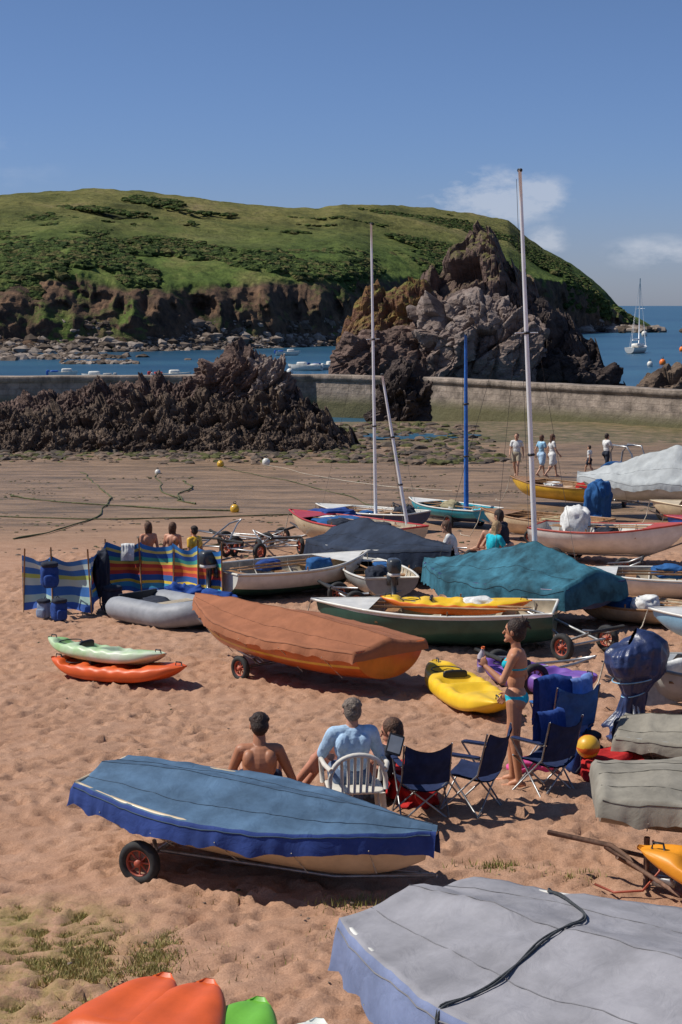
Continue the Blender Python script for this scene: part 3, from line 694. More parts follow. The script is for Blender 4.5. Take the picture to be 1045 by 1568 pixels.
def outboard(e,c):
    x,y,z=c; g=Geo()
    g.add(*rbox((x-.08,y,z+.24),(.34,.24,.28),.55),0); g.add(*rbox((x-.08,y,z+.10),(.30,.2,.08),.5),1)
    g.add(*tube([(x-.06,y,z+.1),(x-.08,y,z-.3)],[.06,.045],8),0); g.add(*rbox((x-.09,y,z-.38),(.22,.08,.12),.8),0)
    for k in range(3):
        t=k*2.09; g.add(*rbox((x-.2,y+.05*math.cos(t),z-.38+.05*math.sin(t)),(.02,.07,.07),.9,6,8),0)
    g.add(*box((x+.06,y,z-.02),(.06,.2,.2)),0); g.add(*tube([(x+.05,y,z+.16),(x+.4,y,z+.2)],.018,6),0)
    g.make('outboard_motor',[M('outboard_grey',(.04,.045,.05),.35,.1,8,coat=.4),WHT],e)
def mast(e,base,top,r,mat,stays=(),boom=None,name='mast'):
    I=emat(e).inverted(); a=I@Vector(base); b=I@Vector(top); g=Geo()
    n=12; g.add(*tube([a+(b-a)*(i/n) for i in range(n+1)],[r*(1-.45*(i/n)) for i in range(n+1)],10),0)
    g.add(*rbox(tuple(b),(.1,.05,.06),.6,6,8),1)
    for f in (.33,.62): 
        c=a+(b-a)*f
        if f==.62 and stays: g.add(*tube([c+Vector((0,-.28,0)),c+Vector((0,.28,0))],.010,5),0)
        g.add(*rbox(tuple(c),(r*2.3,r*2.3,.05),.6,6,8),1)
    for s in stays: g.add(*tube([a+(b-a)*.8,I@Vector(s)],.004,4),1)
    g.add(*tube([a+(b-a)*.98+Vector((r*1.6,0,0)),a+(b-a)*.05+Vector((r*2.2,.02,0))],.005,4),1)
    g.make(name,[mat,BLK],e)
def kayak(name,p0,p1,W,H_,h0,h1,mat,seat=BLK,deck=None,roll=0,seed=0,seatback=True,handles=True):
    mx,my=(p0[0]+p1[0])/2,(p0[1]+p1[1])/2; L=math.dist(p0,p1); yaw=math.atan2(p1[1]-p0[1],p1[0]-p0[0]); z0=gz(my)
    e=empty(name,mx,my,z0,yaw); zs=gz(p0[1])-z0+h0; zb=gz(p1[1])-z0+h1
    ns,nc=81,48; V=[]
    for i in range(ns):
        t=i/(ns-1); u=2*t-1; hw=W/2*max(.02,(1-abs(u)**2.6))**.7; rk=H_*.55*abs(u)**3.2; hh=H_*(1-.35*abs(u)**2)*(max(.03,1-abs(u)**9))
        for j in range(nc):
            a=2*math.pi*j/nc; cy,sz=math.cos(a),math.sin(a)
            y=hw*math.copysign(abs(cy)**.7,cy); z=hh/2*math.copysign(abs(sz)**.75,sz)+H_/2+rk
            if sz>0.2:
                for (cx,rx,d) in ((-.14,.17,.45),(.28,.18,.34),(-.60,.15,.30)):
                    q=((u-cx)/rx)**6+(y/(W*.33))**6
                    z-=H_*d*math.exp(-q*1.2)*min(1,(sz-.2)*3)
                z-=H_*.10*math.exp(-(y/(W*.10))**2)*min(1,abs(u)*1.5)*(abs(u)>.5)
                z+=.010*math.cos(u*30)*(abs(cy)>.6)*(1-abs(u))
            else: z+= -.014*math.cos(y/W*2*math.pi*2.5)*(hh/H_)
            c_,s_=math.cos(roll),math.sin(roll); zc=z-H_*.4
            y,z=y*c_-zc*s_,y*s_+zc*c_+H_*.4
            V.append(((t-.5)*L,y,z+zs+(zb-zs)*t))
    F=gridF(ns,nc,True); jm=np.tile(np.arange(nc),ns-1); mi=np.where((jm>2)&(jm<21),1,0)
    g=Geo(); g.add(V,F,mi.tolist()); g.add(V[:nc],[tuple(range(nc))[::-1]]); g.add(V[-nc:],[tuple(range(nc))])
    g.make('moulded_hull',[mat,deck or mat],e)
    g=Geo(); zz=(zs+zb)/2
    if handles:
        for sx_ in (-.47,.47):
            t=.5+sx_*.98; z=zs+(zb-zs)*t+H_*1.12
            g.add(*tube([(L*sx_*.95-.05,0,z-.03),(L*sx_*.95-.04,0,z+.02),(L*sx_*.95+.04,0,z+.02),(L*sx_*.95+.05,0,z-.03)],.010,6))
    g.add(*tube([(L/2*(-.60+.13*math.cos(a)),W*.27*math.sin(a),zz+(zb-zs)*-.3+H_*(.93)) for a in np.linspace(0,6.28,20)],.008,5))
    if seatback: g.add(*rbox((-.32*L/2,0,zz+H_*.85),(.05,W*.45,.14),.5))
    g.make('handles_hatch_and_seat',seat,e)
    return e
def cloth(n,c,var=.15,**k): return M(n,c,.8,var,2.2,.4,5,spec=.2,dist=.035,bdist=1.0,**k)
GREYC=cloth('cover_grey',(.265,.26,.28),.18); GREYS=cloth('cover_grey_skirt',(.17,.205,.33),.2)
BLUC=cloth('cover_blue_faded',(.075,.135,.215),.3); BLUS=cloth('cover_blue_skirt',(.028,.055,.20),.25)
BRNC=cloth('cover_rust',(.31,.12,.06),.14); NAVC=cloth('cover_navy',(.022,.032,.055),.3); TEAC=cloth('cover_teal',(.03,.115,.16),.55)
TANC=cloth('cover_taupe',(.24,.22,.18),.22); LGC=cloth('cover_silver',(.38,.40,.40),.14)
def paint(n,c,**k): return M(n,c,.40,.20,2.5,coat=.2,**k)
CRM=paint('cream_paint',(.60,.47,.30)); ORG=paint('orange_paint',(.52,.11,.015)); YEL=paint('yellow_paint',(.66,.38,.03))
GRN=paint('dark_green_paint',(.025,.085,.065)); NVY=paint('navy_paint',(.015,.03,.09)); TUR=paint('turquoise_paint',(.02,.34,.43))
LBL=paint('light_blue_paint',(.25,.46,.62)); BLU=paint('blue_paint',(.02,.09,.36)); RED=paint('red_paint',(.42,.03,.025)); GRY=paint('grey_hull',(.33,.33,.31))
BEI=M('beige_inside',(.42,.35,.25),.6,.28,4)
def plas(n,c): return M(n,c,.45,.12,3,.2,50,dist=.004)
KORG=plas('kayak_orange',(.78,.17,.02)); KYEL=plas('kayak_yellow',(.74,.46,.02)); KWHT=plas('kayak_white',(.66,.68,.62)); KGRN=plas('kayak_lime',(.14,.40,.04)); KPUR=plas('kayak_purple',(.17,.08,.34)); KRED=plas('kayak_red_orange',(.62,.10,.02))
KMIX=M('kayak_white_lime',(.26,.50,.16),.42,.1,1.0,.2,50,dist=.004,col2=(.74,.73,.66))
REDF=fab('red',(.38,.02,.02)); BLF=fab('blue',(.025,.06,.22)); DK=fab('dark',(.03,.035,.05)); WHF=fab('white',(.62,.62,.60)); PINK=fab('pink',(.6,.08,.25)); TARPB=fab('tarp_blue',(.025,.095,.25))
GEARC[:]=[REDF,BLF,DK,WHF,TARPB,fab('khaki_gear',(.3,.26,.16)),fab('orange_gear',(.65,.15,.02)),DK]

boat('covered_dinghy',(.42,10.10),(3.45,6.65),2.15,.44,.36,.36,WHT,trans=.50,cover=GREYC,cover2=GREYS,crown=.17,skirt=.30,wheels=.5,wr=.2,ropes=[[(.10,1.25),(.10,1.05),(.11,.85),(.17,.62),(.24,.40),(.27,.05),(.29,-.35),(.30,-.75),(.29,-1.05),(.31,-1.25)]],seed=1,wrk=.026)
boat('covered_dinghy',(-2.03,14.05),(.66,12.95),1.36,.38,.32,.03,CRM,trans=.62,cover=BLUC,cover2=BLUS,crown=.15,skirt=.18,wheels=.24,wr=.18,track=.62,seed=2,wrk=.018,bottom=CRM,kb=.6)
boat('covered_dinghy',(.62,21.25),(-2.02,24.2),1.66,.46,.14,.30,ORG,trans=.72,cover=BRNC,crown=.20,skirt=.13,wheels=.55,wr=.17,stripe=YEL,srow=9,seed=3,wrk=.016)
kayak('kayak',(-3.95,22.8),(-2.02,21.75),.68,.24,.0,.05,KRED)
kayak('kayak',(-4.05,23.1),(-2.32,21.95),.66,.22,.25,.20,KMIX,roll=-.15)
kayak('kayak',(1.25,22.3),(1.86,19.3),.72,.28,.0,.0,KYEL)
kayak('kayak',(1.95,22.5),(3.2,20.9),.75,.30,.0,.0,KPUR)
kayak('kayak',(2.30,12.75),(5.0,11.4),.75,.3,.12,.05,plas('kayak_amber',(.76,.29,.02)))
kayak('kayak',(-2.05,6.9),(-1.02,9.55),.78,.30,.20,.26,KRED,seatback=False,handles=False)
kayak('kayak',(-1.65,6.8),(-.76,9.45),.78,.30,.20,.26,KRED,seatback=False,handles=False)
kayak('kayak',(-1.35,6.7),(-.46,9.32),.76,.28,.14,.22,KGRN,seatback=False,handles=False)
kayak('kayak',(-.9,6.6),(-.12,9.10),.72,.26,.10,.20,KWHT,seatback=False,handles=False)
kayak('kayak',(.6,25.7),(2.9,25.4),.66,.22,.48,.46,KORG,deck=KYEL)
boat('rowing_boat',(3.2,25.0),(-.35,25.7),1.6,.55,.05,.0,GRN,trans=.75,stripe=WHT,inner=BEI,rim=WHT,seed=5)
e,H=boat('sailing_dinghy',(4.05,26.7),(1.55,29.4),1.8,.42,.30,.30,NVY,trans=.82,cover=TEAC,crown=.62,skirt=.34,wheels=.45,seed=6,wrk=.045,peak=.34)
mast(e,(3.27,28.0,gz(28)+.5),(2.90,28.0,2.18),.05,ALU,stays=((3.9,27.6,gz(27.6)+.8),(2.6,28.6,gz(28.6)+.8),(1.7,29.3,gz(29.3)+.85)))
boat('covered_dinghy',(-.15,35.0),(2.05,32.1),1.8,.45,.25,.25,GRY,trans=.75,cover=NAVC,crown=.5,skirt=.38,wheels=.5,seed=7,wrk=.04,peak=.3)
e,H=boat('motorboat',(-2.25,30.4),(.42,32.4),1.75,.50,.04,.10,WHT,trans=.8,bottom=GRN,inner=BEI,rim=WHT,outb=True,seed=8,stripe=CRM)
e,H=boat('motorboat',(.9,29.6),(.35,33.0),1.2,.4,.1,.1,GRY,trans=.8,inner=BEI,rim=WHT,outb=True,seed=38)
e,H=boat('sailing_dinghy',(1.5,37.2),(-1.15,40.2),1.6,.5,.2,.3,CRM,trans=.75,inner=BEI,rim=RED,wheels=.45,seed=9,gear=4)
mast(e,(1.56,38.3,gz(38.3)+.4),(.93,38.5,-1.55),.045,ALU)
e,H=boat('sailing_dinghy',(2.0,44.0),(-.6,46.0),1.5,.38,.12,.16,NVY,trans=.8,inner=WHT,rim=WHT,wheels=.4,seed=19)
mast(e,(.92,44.5,gz(44.5)+.2),(.78,44.5,2.1),.05,ALU,stays=((2.0,44.2,gz(44)+.5),(-.5,46,gz(46)+.6)))
boat('rowing_boat',(8.0,29.8),(4.05,30.6),1.7,.42,.12,.08,WHT,inner=BEI,stripe=LBL,seed=10)
boat('rowing_boat',(5.6,27.0),(3.95,28.1),1.2,.3,.05,.05,BEI,inner=BEI,rim=WOOD,seed=11)
boat('clinker_boat',(4.35,37.4),(7.35,36.0),1.75,.55,.20,.24,WHT,clinker=True,inner=WHT,rim=M('red_line',(.4,.06,.04),.5),wheels=.2,wr=.2,seed=12,sheer=.3)
boat('clinker_boat',(6.4,40.8),(3.65,42.7),1.6,.45,.10,.2,CRM,clinker=True,inner=WOOD,rim=WOOD,seed=13,wheels=.5)
e,H=boat('sailing_dinghy',(3.95,45.2),(2.0,47.8),1.35,.38,.12,.2,TUR,trans=.8,inner=TUR,rim=WHT,wheels=.3,seed=14,bottom=NVY)
mast(e,(3.42,46,gz(46)+.3),(3.36,46,-.78),.07,M('furled_blue_sail',(.02,.12,.42),.6,.2,6,.5,12))
boat('rowing_boat',(8.3,52.5),(5.6,55.0),1.7,.5,.1,.25,YEL,inner=WOOD,rim=WOOD,seed=15)
boat('covered_dinghy',(11.5,48.0),(7.1,49.6),2.3,.55,.50,.50,WHT,trans=.8,cover=LGC,crown=1.05,skirt=.2,wheels=.45,wr=.26,stripe=LBL,seed=16,wrk=.05,peak=.42)
boat('rowing_boat',(10.8,37.6),(7.5,38.6),1.6,.5,.3,.3,BLU,rim=RED,inner=BLU,seed=17)
boat('rowing_boat',(11,43.5),(8.2,44.3),1.7,.45,.3,.3,CRM,inner=CRM,seed=27,wheels=.4)
boat('rowing_boat',(7.4,24.6),(4.75,25.4),1.4,.38,.1,.1,LBL,inner=WHT,rim=WHT,seed=18)
boat('rowing_boat',(6.0,19.2),(3.3,20.2),1.5,.42,.2,.2,WHT,inner=BEI,rim=GRY,seed=20,wheels=.5)
boat('covered_dinghy',(2.95,17.5),(5.9,16.7),1.3,.28,.08,.1,GRY,trans=.7,cover=TANC,crown=.16,skirt=.14,seed=21,wrk=.03)
boat('covered_dinghy',(2.12,13.6),(5.2,13.3),1.5,.34,.38,.38,M('taupe_hull',(.22,.17,.13),.5),trans=.72,cover=TANC,crown=.10,skirt=.16,wheels=.6,wr=.2,seed=22,wrk=.03)

def inflatable():
    e=empty('inflatable_dinghy',-2.72,27.4,gz(27.4),math.atan2(-1.5,1.55)); g=Geo()
    P=[]; L_,B_=2.3,1.35
    for q in np.linspace(0,1,30): 
        if q<.33: P.append((-L_/2+q/.33*L_*.62,-B_/2+.2,.24))
        elif q<.67:
            a=(q-.33)/.34*math.pi-math.pi/2; P.append((-L_/2+L_*.62+math.cos(a)*.62,math.sin(a)*(B_/2-.2),.24+.12*math.cos(a)))
        else: P.append((-L_/2+(1-q)/.33*L_*.62,B_/2-.2,.24))
    rr=[.2]*30; rr[0]=.06;rr[1]=.17;rr[-1]=.06;rr[-2]=.17
    g.add(*tube(P,rr,16)); g.make('buoyancy_tube',M('hypalon_grey',(.25,.26,.28),.55,.15,5,.1,20),e)
    g=Geo(); g.add(*box((-.1,0,.12),(1.7,.7,.05)),0); g.add(*box((-.95,0,.28),(.04,.8,.34)),0); g.add(*box((0,0,.38),(.22,.85,.03)),1); g.make('floor_transom_seat',[BLK,BEI],e,smooth=False)
    g=Geo(); g.add(*tube([(p[0]*1.0,p[1]*1.32,p[2]+.02) for p in P[2:-2]],.018,6)); g.make('rubbing_strake',BLK,e)
    P,F=cloth_geo((.3,.25,.14),77,.3,4); g=Geo(); g.add(P+np.array([-.5,.0,.15]),F); g.make('stowed_gear',DK,e)
inflatable()
def trolley(x,y,yaw,L=2.2,tilt=.25):
    e=empty('launching_trolley',x,y,gz(y),yaw); g=Geo(); wheel(g,(0,-.5,.2),.2,.1,0,0,1); wheel(g,(0,.5,.2),.2,.1,0,0,1)
    g.add(*tube([(0,-.5,.2),(0,.5,.2)],.02),2); g.add(*tube([(0,-.3,.2),(L*.7,-.1,tilt),(L,0,tilt+.05)],.02),2); g.add(*tube([(0,.3,.2),(L*.7,.1,tilt),(L,0,tilt+.05)],.02),2)
    g.add(*tube([(-.4,-.38,.45),(-.1,-.4,.32),(.3,-.3,.3)],.02),2); g.add(*tube([(-.4,.38,.45),(-.1,.4,.32),(.3,.3,.3)],.02),2); g.add(*tube([(-.4,-.38,.45),(-.4,.38,.45)],.03),0)
    g.make('frame_and_wheels',[RUB,REDH,STEEL],e)
for a in [(3.55,24.3,2.3,1.3,.5),(-2.6,39.5,.3),(-1.6,40.5,2.8),(-2.2,37.6,.9),(-1.4,38.4,1.9),(-2.9,38.4,1.2,1.5,.6),(2.3,21.9,.4,1.2),(8.4,53,1.2),(5.6,33.5,2.9),(2.6,36.5,.4),(.1,29.4,.3,1.2),(1.9,48,0)]: trolley(*a)
def gantry(x,y,yaw):
    e=empty('boat_trailer_arch',x,y,gz(y),yaw); g=Geo()
    for s in(-1,1): g.add(*tube([(s*.1,-.6,.5),(s*.25,-.55,1.6),(s*.3,-.35,1.85),(s*.3,.35,1.85),(s*.25,.55,1.6),(s*.1,.6,.5)],.03,8))
    g.add(*tube([(-.3,0,1.85),(.3,0,1.85)],.03,8)); g.add(*tube([(0,-.6,.5),(0,.6,.5)],.03,8))
    for s in(-1,1): g.add(*tube([(0,s*.6,.5),(0,s*.6,0)],.03,8))
    g.make('tube_arch',STEEL,e)
gantry(9.3,55,.5)
def hitch():
    e=empty('boat_trailer',2.55,12.95,gz(12.95),2.6); g=Geo()
    g.add(*tube([(1.0,.0,.32),(.45,0,.30),(0,0,.06)],.022),0); g.add(*tube([(.5,0,.28),(-.3,-.3,.12)],.018),0); g.add(*tube([(.5,0,.28),(-.25,.3,.1)],.018),0); g.add(*tube([(.3,-.25,.05),(.3,.25,.3)],.016),0)
    g.add(*tube([(.15,0,.42),(.15,0,.0)],.024),0); g.add(*rbox((0,0,.08),(.2,.09,.09),.5),1)
    g.add(*tube([(0.1,0,.4),(.0,.1,.2),(.1,.2,.05),(.3,.3,.03),(.5,.2,.03)],.010),2)
    g.make('drawbar',[M('rusty_steel',(.16,.09,.06),.8,.4,20),STEEL,MC['wheel_hub_red']],e)
hitch()

# ------------------------------------------------------------------ people
def capsule(a,b,ra,rb,n=14):
    a=Vector(a);b=Vector(b); d=b-a; L_=d.length
    if L_<1e-5: d=Vector((0,0,1));L_=1e-5
    d=d.normalized(); P=[];r=[]
    for k in range(6):
        t=math.pi/2*k/5; P.append(a-d*ra*math.cos(t)); r.append(max(.0008,ra*math.sin(t)))
    for k in range(6):
        t=math.pi/2*k/5; P.append(b+d*rb*math.sin(t)); r.append(max(.0008,rb*math.cos(t)))
    u=d.cross(Vector((0,0,1)) if abs(d.z)<.9 else Vector((1,0,0))).normalized(); w_=d.cross(u); V=[]
    for p,q in zip(P,r):
        for k in range(n):
            t=2*math.pi*k/n; V.append(p+u*q*math.cos(t)+w_*q*math.sin(t))
    return np.array(V),[tuple(f) for f in gridF(len(P),n,True)]+[tuple(range(n))[::-1],tuple(range((len(P)-1)*n,len(P)*n))]
STAND=dict(pel=(0,0,.93),nk=(-.01,0,1.40),hd=(.02,0,1.56),sh=[(0,.165,1.36),(0,-.165,1.36)],el=[(-.03,.22,1.08),(-.03,-.22,1.08)],wr=[(.06,.23,.85),(.06,-.23,.85)],hp=[(0,.085,.88),(0,-.085,.88)],kn=[(.02,.09,.48),(.02,-.09,.48)],an=[(-.02,.09,.08),(-.02,-.09,.08)],to=[(.14,.11,.025),(.14,-.11,.025)],hf=(1,0,0))
SITG=dict(pel=(0,0,.13),nk=(.10,0,.58),hd=(.17,0,.735),sh=[(.10,.17,.545),(.10,-.17,.545)],el=[(.2,.27,.30),(.2,-.27,.30)],wr=[(.40,.16,.33),(.40,-.16,.33)],hp=[(.02,.09,.12),(.02,-.09,.12)],kn=[(.40,.17,.40),(.40,-.17,.40)],an=[(.58,.12,.08),(.58,-.12,.08)],to=[(.73,.13,.03),(.73,-.13,.03)],hf=(1,0,-.2))
SITC=dict(pel=(0,0,.50),nk=(-.03,0,.96),hd=(.0,0,1.12),sh=[(-.02,.175,.92),(-.02,-.175,.92)],el=[(.05,.25,.66),(.05,-.25,.66)],wr=[(.27,.2,.64),(.27,-.2,.64)],hp=[(.02,.09,.49),(.02,-.09,.49)],kn=[(.43,.12,.48),(.43,-.12,.48)],an=[(.45,.12,.08),(.45,-.12,.08)],to=[(.60,.13,.03),(.60,-.13,.03)],hf=(1,0,-.1))
HAIRC={'dark':(.028,.014,.009),'brown':(.09,.04,.02),'grey':(.15,.115,.09),'blond':(.3,.2,.1)}
def human(name,x,y,yaw,J,clothes={},hair='dark',style='short',skin=(.46,.25,.16),scale=1,vox=.012,female=False,z=None,curl=.35,extra=None,width=1):
    J={**STAND,**J}; e=empty(name,x,y,gz(y) if z is None else z,yaw); e.scale=(scale,)*3
    pr=[]
    v=lambda p:Vector(p)
    def inf(l): return .012 if l in clothes else 0
    def C(a,b,ra,rb,l): i=inf(l); pr.append(('c',v(a),v(b),ra+i,rb+i,l))
    def E(c,r,Rm,l): i=inf(l); pr.append(('e',v(c),tuple(q+i for q in r),Rm,None,l))
    pel,nk,hd=v(J['pel']),v(J['nk']),v(J['hd'])
    up=(nk-pel).normalized(); lat=(v(J['sh'][0])-v(J['sh'][1])).normalized(); lat=(lat-up*lat.dot(up)).normalized(); fw=lat.cross(up)
    RT=Matrix((fw,lat,up)).transposed()
    tl=(nk-pel).length
    wf=.88 if female else width
    E(pel,(.105,.155*(1.02 if female else wf),.115),RT,'pelvis')
    E(pel+up*tl*.30,(.088,.125*wf*(.94 if female else 1),.14),RT,'abdomen')
    E(pel+up*tl*.66,(.108,.150*wf,.175),RT,'chest')
    C(v(J['sh'][0])-lat*.02,v(J['sh'][1])+lat*.02,.056*wf,.056*wf,'shoulder')
    C(nk-up*.03,v(J['sh'][0]).lerp(nk,.35),.050*wf,.045*wf,'shoulder'); C(nk-up*.03,v(J['sh'][1]).lerp(nk,.35),.050*wf,.045*wf,'shoulder')
    E(pel+up*tl*.86,(.085,.12*wf,.08),RT,'chest')
    if not female:
        for s in(-1,1): E(pel+up*tl*.74-fw*.055+lat*s*.085*wf,(.055,.065,.085),RT,'chest')
    for s,q in ((1,0),(-1,1)):
        hp,kn,an,to=[v(J[k_][q]) for k_ in ('hp','kn','an','to')]
        E(hp-fw*.045,(.078,.080,.085),RT,'butt')
        m=hp.lerp(kn,.5); C(hp,m,.083,.070,'thighU'); C(m,kn,.070,.052,'thighL')
        C(kn,an,.050,.034,'shin'); bk=(an-kn).normalized(); ff=(to-an); ff.z=0; ff.normalize()
        E(kn.lerp(an,.30)-ff*.018,(.047,.045,.10),Matrix((ff,bk.cross(ff).normalized(),bk)).transposed() if abs(bk.dot(ff))<.5 else Matrix.Identity(3),'shin')
        C(an-ff*.035-Vector((0,0,.035)),to,.034,.024,'foot'); C(an,an.lerp(to,.5),.034,.03,'foot')
        sh,el,wr=[v(J[k_][q]) for k_ in ('sh','el','wr')]
        C(sh,sh.lerp(el,.5),.050*wf,.044*wf,'uarm'); C(sh.lerp(el,.5),el,.044*wf,.036,'uarmL'); C(el,wr,.037,.025,'farm')
        if female: E(pel+up*tl*.66+fw*.090+lat*s*.062,(.048,.052,.052),RT,'breast')
        d=v(J.get('hdir',[wr-el,wr-el])[q] or (wr-el)).normalized(); nrm=v((J.get('hnrm') or [(-lat*s),(-lat*s)])[q]); nrm=(nrm-d*nrm.dot(d)).normalized(); la=d.cross(nrm).normalized()
        if la.dot(fw)<0: la=-la
        Rh=Matrix((d,la,nrm)).transposed(); E(wr+d*.05,(.052,.038,.017),Rh,'hand')
        cu=J.get('curl',[curl,curl])[q]
        for i,(o,l_) in enumerate(((.028,.066),(.010,.075),(-.009,.070),(-.027,.055))):
            p0=wr+d*.078+la*o; d1=(d*math.cos(cu)+nrm*math.sin(cu)+la*o*2).normalized(); p1=p0+d1*l_*.55; d2=(d*math.cos(cu*2.4)+nrm*math.sin(cu*2.4)).normalized()
            p2=p1+d2*l_*.5; C(p0,p1,.0095,.0085,'hand'); C(p1,p2,.0085,.007,'hand')
        p0=wr+d*.025+la*.026; p1=p0+(d*.7+la*.7).normalized()*.035; p2=p1+(d*.9+la*.25+nrm*.35*(1+cu)).normalized()*.032
        C(p0,p1,.012,.010,'hand'); C(p1,p2,.010,.008,'hand')
    C(nk-up*.05,hd-Vector((0,0,.03)),.058*wf,.050*wf,'neck')
    hf=v(J['hf']).normalized(); hl=Vector((0,0,1)).cross(hf).normalized(); hu=hf.cross(hl).normalized(); RH=Matrix((hf,hl,hu)).transposed()
    E(hd+hu*.025,(.092,.074,.092),RH,'head'); E(hd+hf*.025-hu*.045,(.062,.054,.066),RH,'head')
    C(hd+hf*.083+hu*.02,hd+hf*.107-hu*.022,.007,.012,'head'); E(hd+hf*.075-hu*.095,(.022,.024,.018),RH,'head')
    for s in(-1,1):
        E(hd+hl*s*.082+hf*.008+hu*.0,(.018,.010,.030),RH,'ear'); E(hd+hf*.080+hl*s*.031+hu*.018,(.010,.013,.008),RH,'eye'); C(hd+hf*.088+hl*s*.018+hu*.036,hd+hf*.078+hl*s*.045+hu*.034,.005,.004,'hair')
    C(hd+hf*.088+hl*.018-hu*.052,hd+hf*.088-hl*.018-hu*.052,.006,.006,'lip')
    hs_=1.0 if style=='short' else 1.10
    E(hd-hf*.022+hu*.040,(.093*hs_,.084*hs_,.094*hs_),RH,'hair'); E(hd-hf*.040-hu*.005,(.073*hs_,.082*hs_,.084*hs_),RH,'hair')
    if style=='short':
        rr=random.Random(int(abs(x)*100))
        for i in range(20):
            a=rr.uniform(0,6.28); b_=rr.uniform(.1,1.3); dd=(-hf*(math.cos(a)*math.sin(b_)+.1)+hl*math.sin(a)*math.sin(b_)+hu*math.cos(b_)).normalized(); E(hd-hf*.02+hu*.03+dd*.078,(.028,.028,.026),RH,'hair')
    if style=='bun':
        E(hd-hf*.080+hu*.105,(.050,.046,.044),RH,'hair'); E(hd-hf*.06+hu*.06,(.06,.06,.06),RH,'hair'); C(hd-hf*.10+hu*.11,hd-hf*.16+hu*.05,.024,.010,'hair'); C(hd-hf*.05-hl*.05-hu*.05,hd-hf*.06-hl*.05-hu*.10,.016,.008,'hair')
        for a in range(7): C(hd-hf*.08+hu*.11,hd-hf*(.08+.07*math.cos(a*.9))+hu*(.11+.06*math.sin(a*.9))+hl*(.03*math.sin(a*2.1)),.016,.006,'hair')
    if style=='long':
        for s in(-1,0,1): C(hd-hf*.06+hl*s*.04,hd-hf*.10+hl*s*.05-Vector((0,0,.27)),.045,.028,'hair')
    if style=='bob':
        for s in(-1,0,1): C(hd-hf*.04+hl*s*.055,hd-hf*.05+hl*s*.055-Vector((0,0,.11)),.045,.035,'hair')
    if 'skirt' in clothes:
        for s,q in ((1,0),(-1,1)): C(v(J['hp'][q]),v(J['hp'][q]).lerp(v(J['kn'][q]),.75),.11,.10,'skirt')
        C(v(J['hp'][0]).lerp(v(J['hp'][1]),.5),v(J['kn'][0]).lerp(v(J['kn'][1]),.5)*.7+v(J['hp'][0]).lerp(v(J['hp'][1]),.5)*.3,.11,.11,'skirt')
    SV,SF=sphere_uv(12,18); g=Geo()
    for p in pr:
        if p[0]=='c': g.add(*capsule(p[1],p[2],p[3],p[4]))
        else:
            A=np.array(p[3]); g.add((SV*np.array(p[2]))@A.T+np.array(p[1]),SF)
    tmp=g.make('tmp',[],None); md=tmp.modifiers.new('r','REMESH'); md.mode='VOXEL'; md.voxel_size=vox; md.use_smooth_shade=True
    ms=tmp.modifiers.new('s','SMOOTH'); ms.factor=.5; ms.iterations=4 if vox<.008 else 2
    dg=bpy.context.evaluated_depsgraph_get(); me=bpy.data.meshes.new_from_object(tmp.evaluated_get(dg)); 
    om=tmp.data; bpy.data.objects.remove(tmp); bpy.data.meshes.remove(om)
    n=len(me.polygons); cen=np.zeros(n*3); me.polygons.foreach_get('center',cen); cen=cen.reshape(-1,3)
    best=np.full(n,9e9); lab=np.zeros(n,int)
    for i,p in enumerate(pr):
        if p[0]=='c':
            a=np.array(p[1]);b=np.array(p[2])-a; L2=max(1e-9,(b*b).sum()); t=np.clip(((cen-a)@b)/L2,0,1); d=np.linalg.norm(cen-a-t[:,None]*b,axis=1)-(p[3]+(p[4]-p[3])*t)
        else:
            A=np.array(p[3]); q=((cen-np.array(p[1]))@A)/np.array(p[2]); d=(np.linalg.norm(q,axis=1)-1)*min(p[2])
        if p[5] in('eye','lip'): d=d-.003
        m=d<best; best=np.where(m,d,best); lab=np.where(m,i,lab)
    mats={}; idx=np.zeros(n,int); me.materials.clear()
    sk=M('skin_%02d_%02d'%(int(skin[0]*100),int(skin[1]*100)),skin,.5,.10,8,.2,45,spec=.35,dist=.003)
    def slot(m_):
        if m_.name not in mats: mats[m_.name]=len(mats); me.materials.append(m_)
        return mats[m_.name]
    slot(sk); clothed=np.zeros(n,bool)
    for i,p in enumerate(pr):
        l=p[5]; mm=sk
        if l=='hair': mm=M('hair_'+hair,HAIRC[hair],.6,.5,40,.9,70,dist=.015)
        elif l=='eye': mm=BLK
        elif l=='lip': mm=M('lips',(.35,.11,.09),.5)
        elif l in clothes: mm=clothes[l]; clothed|=(lab==i)
        idx[lab==i]=slot(mm)
    if extra: extra(cen,idx,slot)
    if clothed.any():
        nv=len(me.vertices); co_=np.zeros(nv*3); me.vertices.foreach_get('co',co_); co_=co_.reshape(-1,3); no=np.zeros(nv*3); me.vertices.foreach_get('normal',no); no=no.reshape(-1,3)
        cv=np.zeros(nv); lv=np.zeros(len(me.loops),int); me.loops.foreach_get('vertex_index',lv); tot=np.zeros(n,int); me.polygons.foreach_get('loop_total',tot); np.maximum.at(cv,lv,np.repeat(clothed,tot).astype(float))
        f_=(ridge(co_/np.array([.16,.10,.22])+fbm(co_/.2,2,3)[:,None]*1.2,3,int(abs(x)*10)+2)-.5)*.020
        co_=co_+no*(f_*cv)[:,None]; me.vertices.foreach_set('co',co_.ravel())
    me.polygons.foreach_set('material_index',idx.astype(np.int32)); me.polygons.foreach_set('use_smooth',np.full(n,True)); me.update()
    o=bpy.data.objects.new('body',me); SC.collection.objects.link(o); o.parent=e
    return e
TQ=fab('turquoise',(.02,.42,.52)); SHB=fab('shirt_blue',(.36,.50,.65)); JE=fab('jeans',(.10,.14,.22)); KH=fab('khaki',(.35,.30,.22)); TRK=fab('swim_dark',(.03,.04,.08))
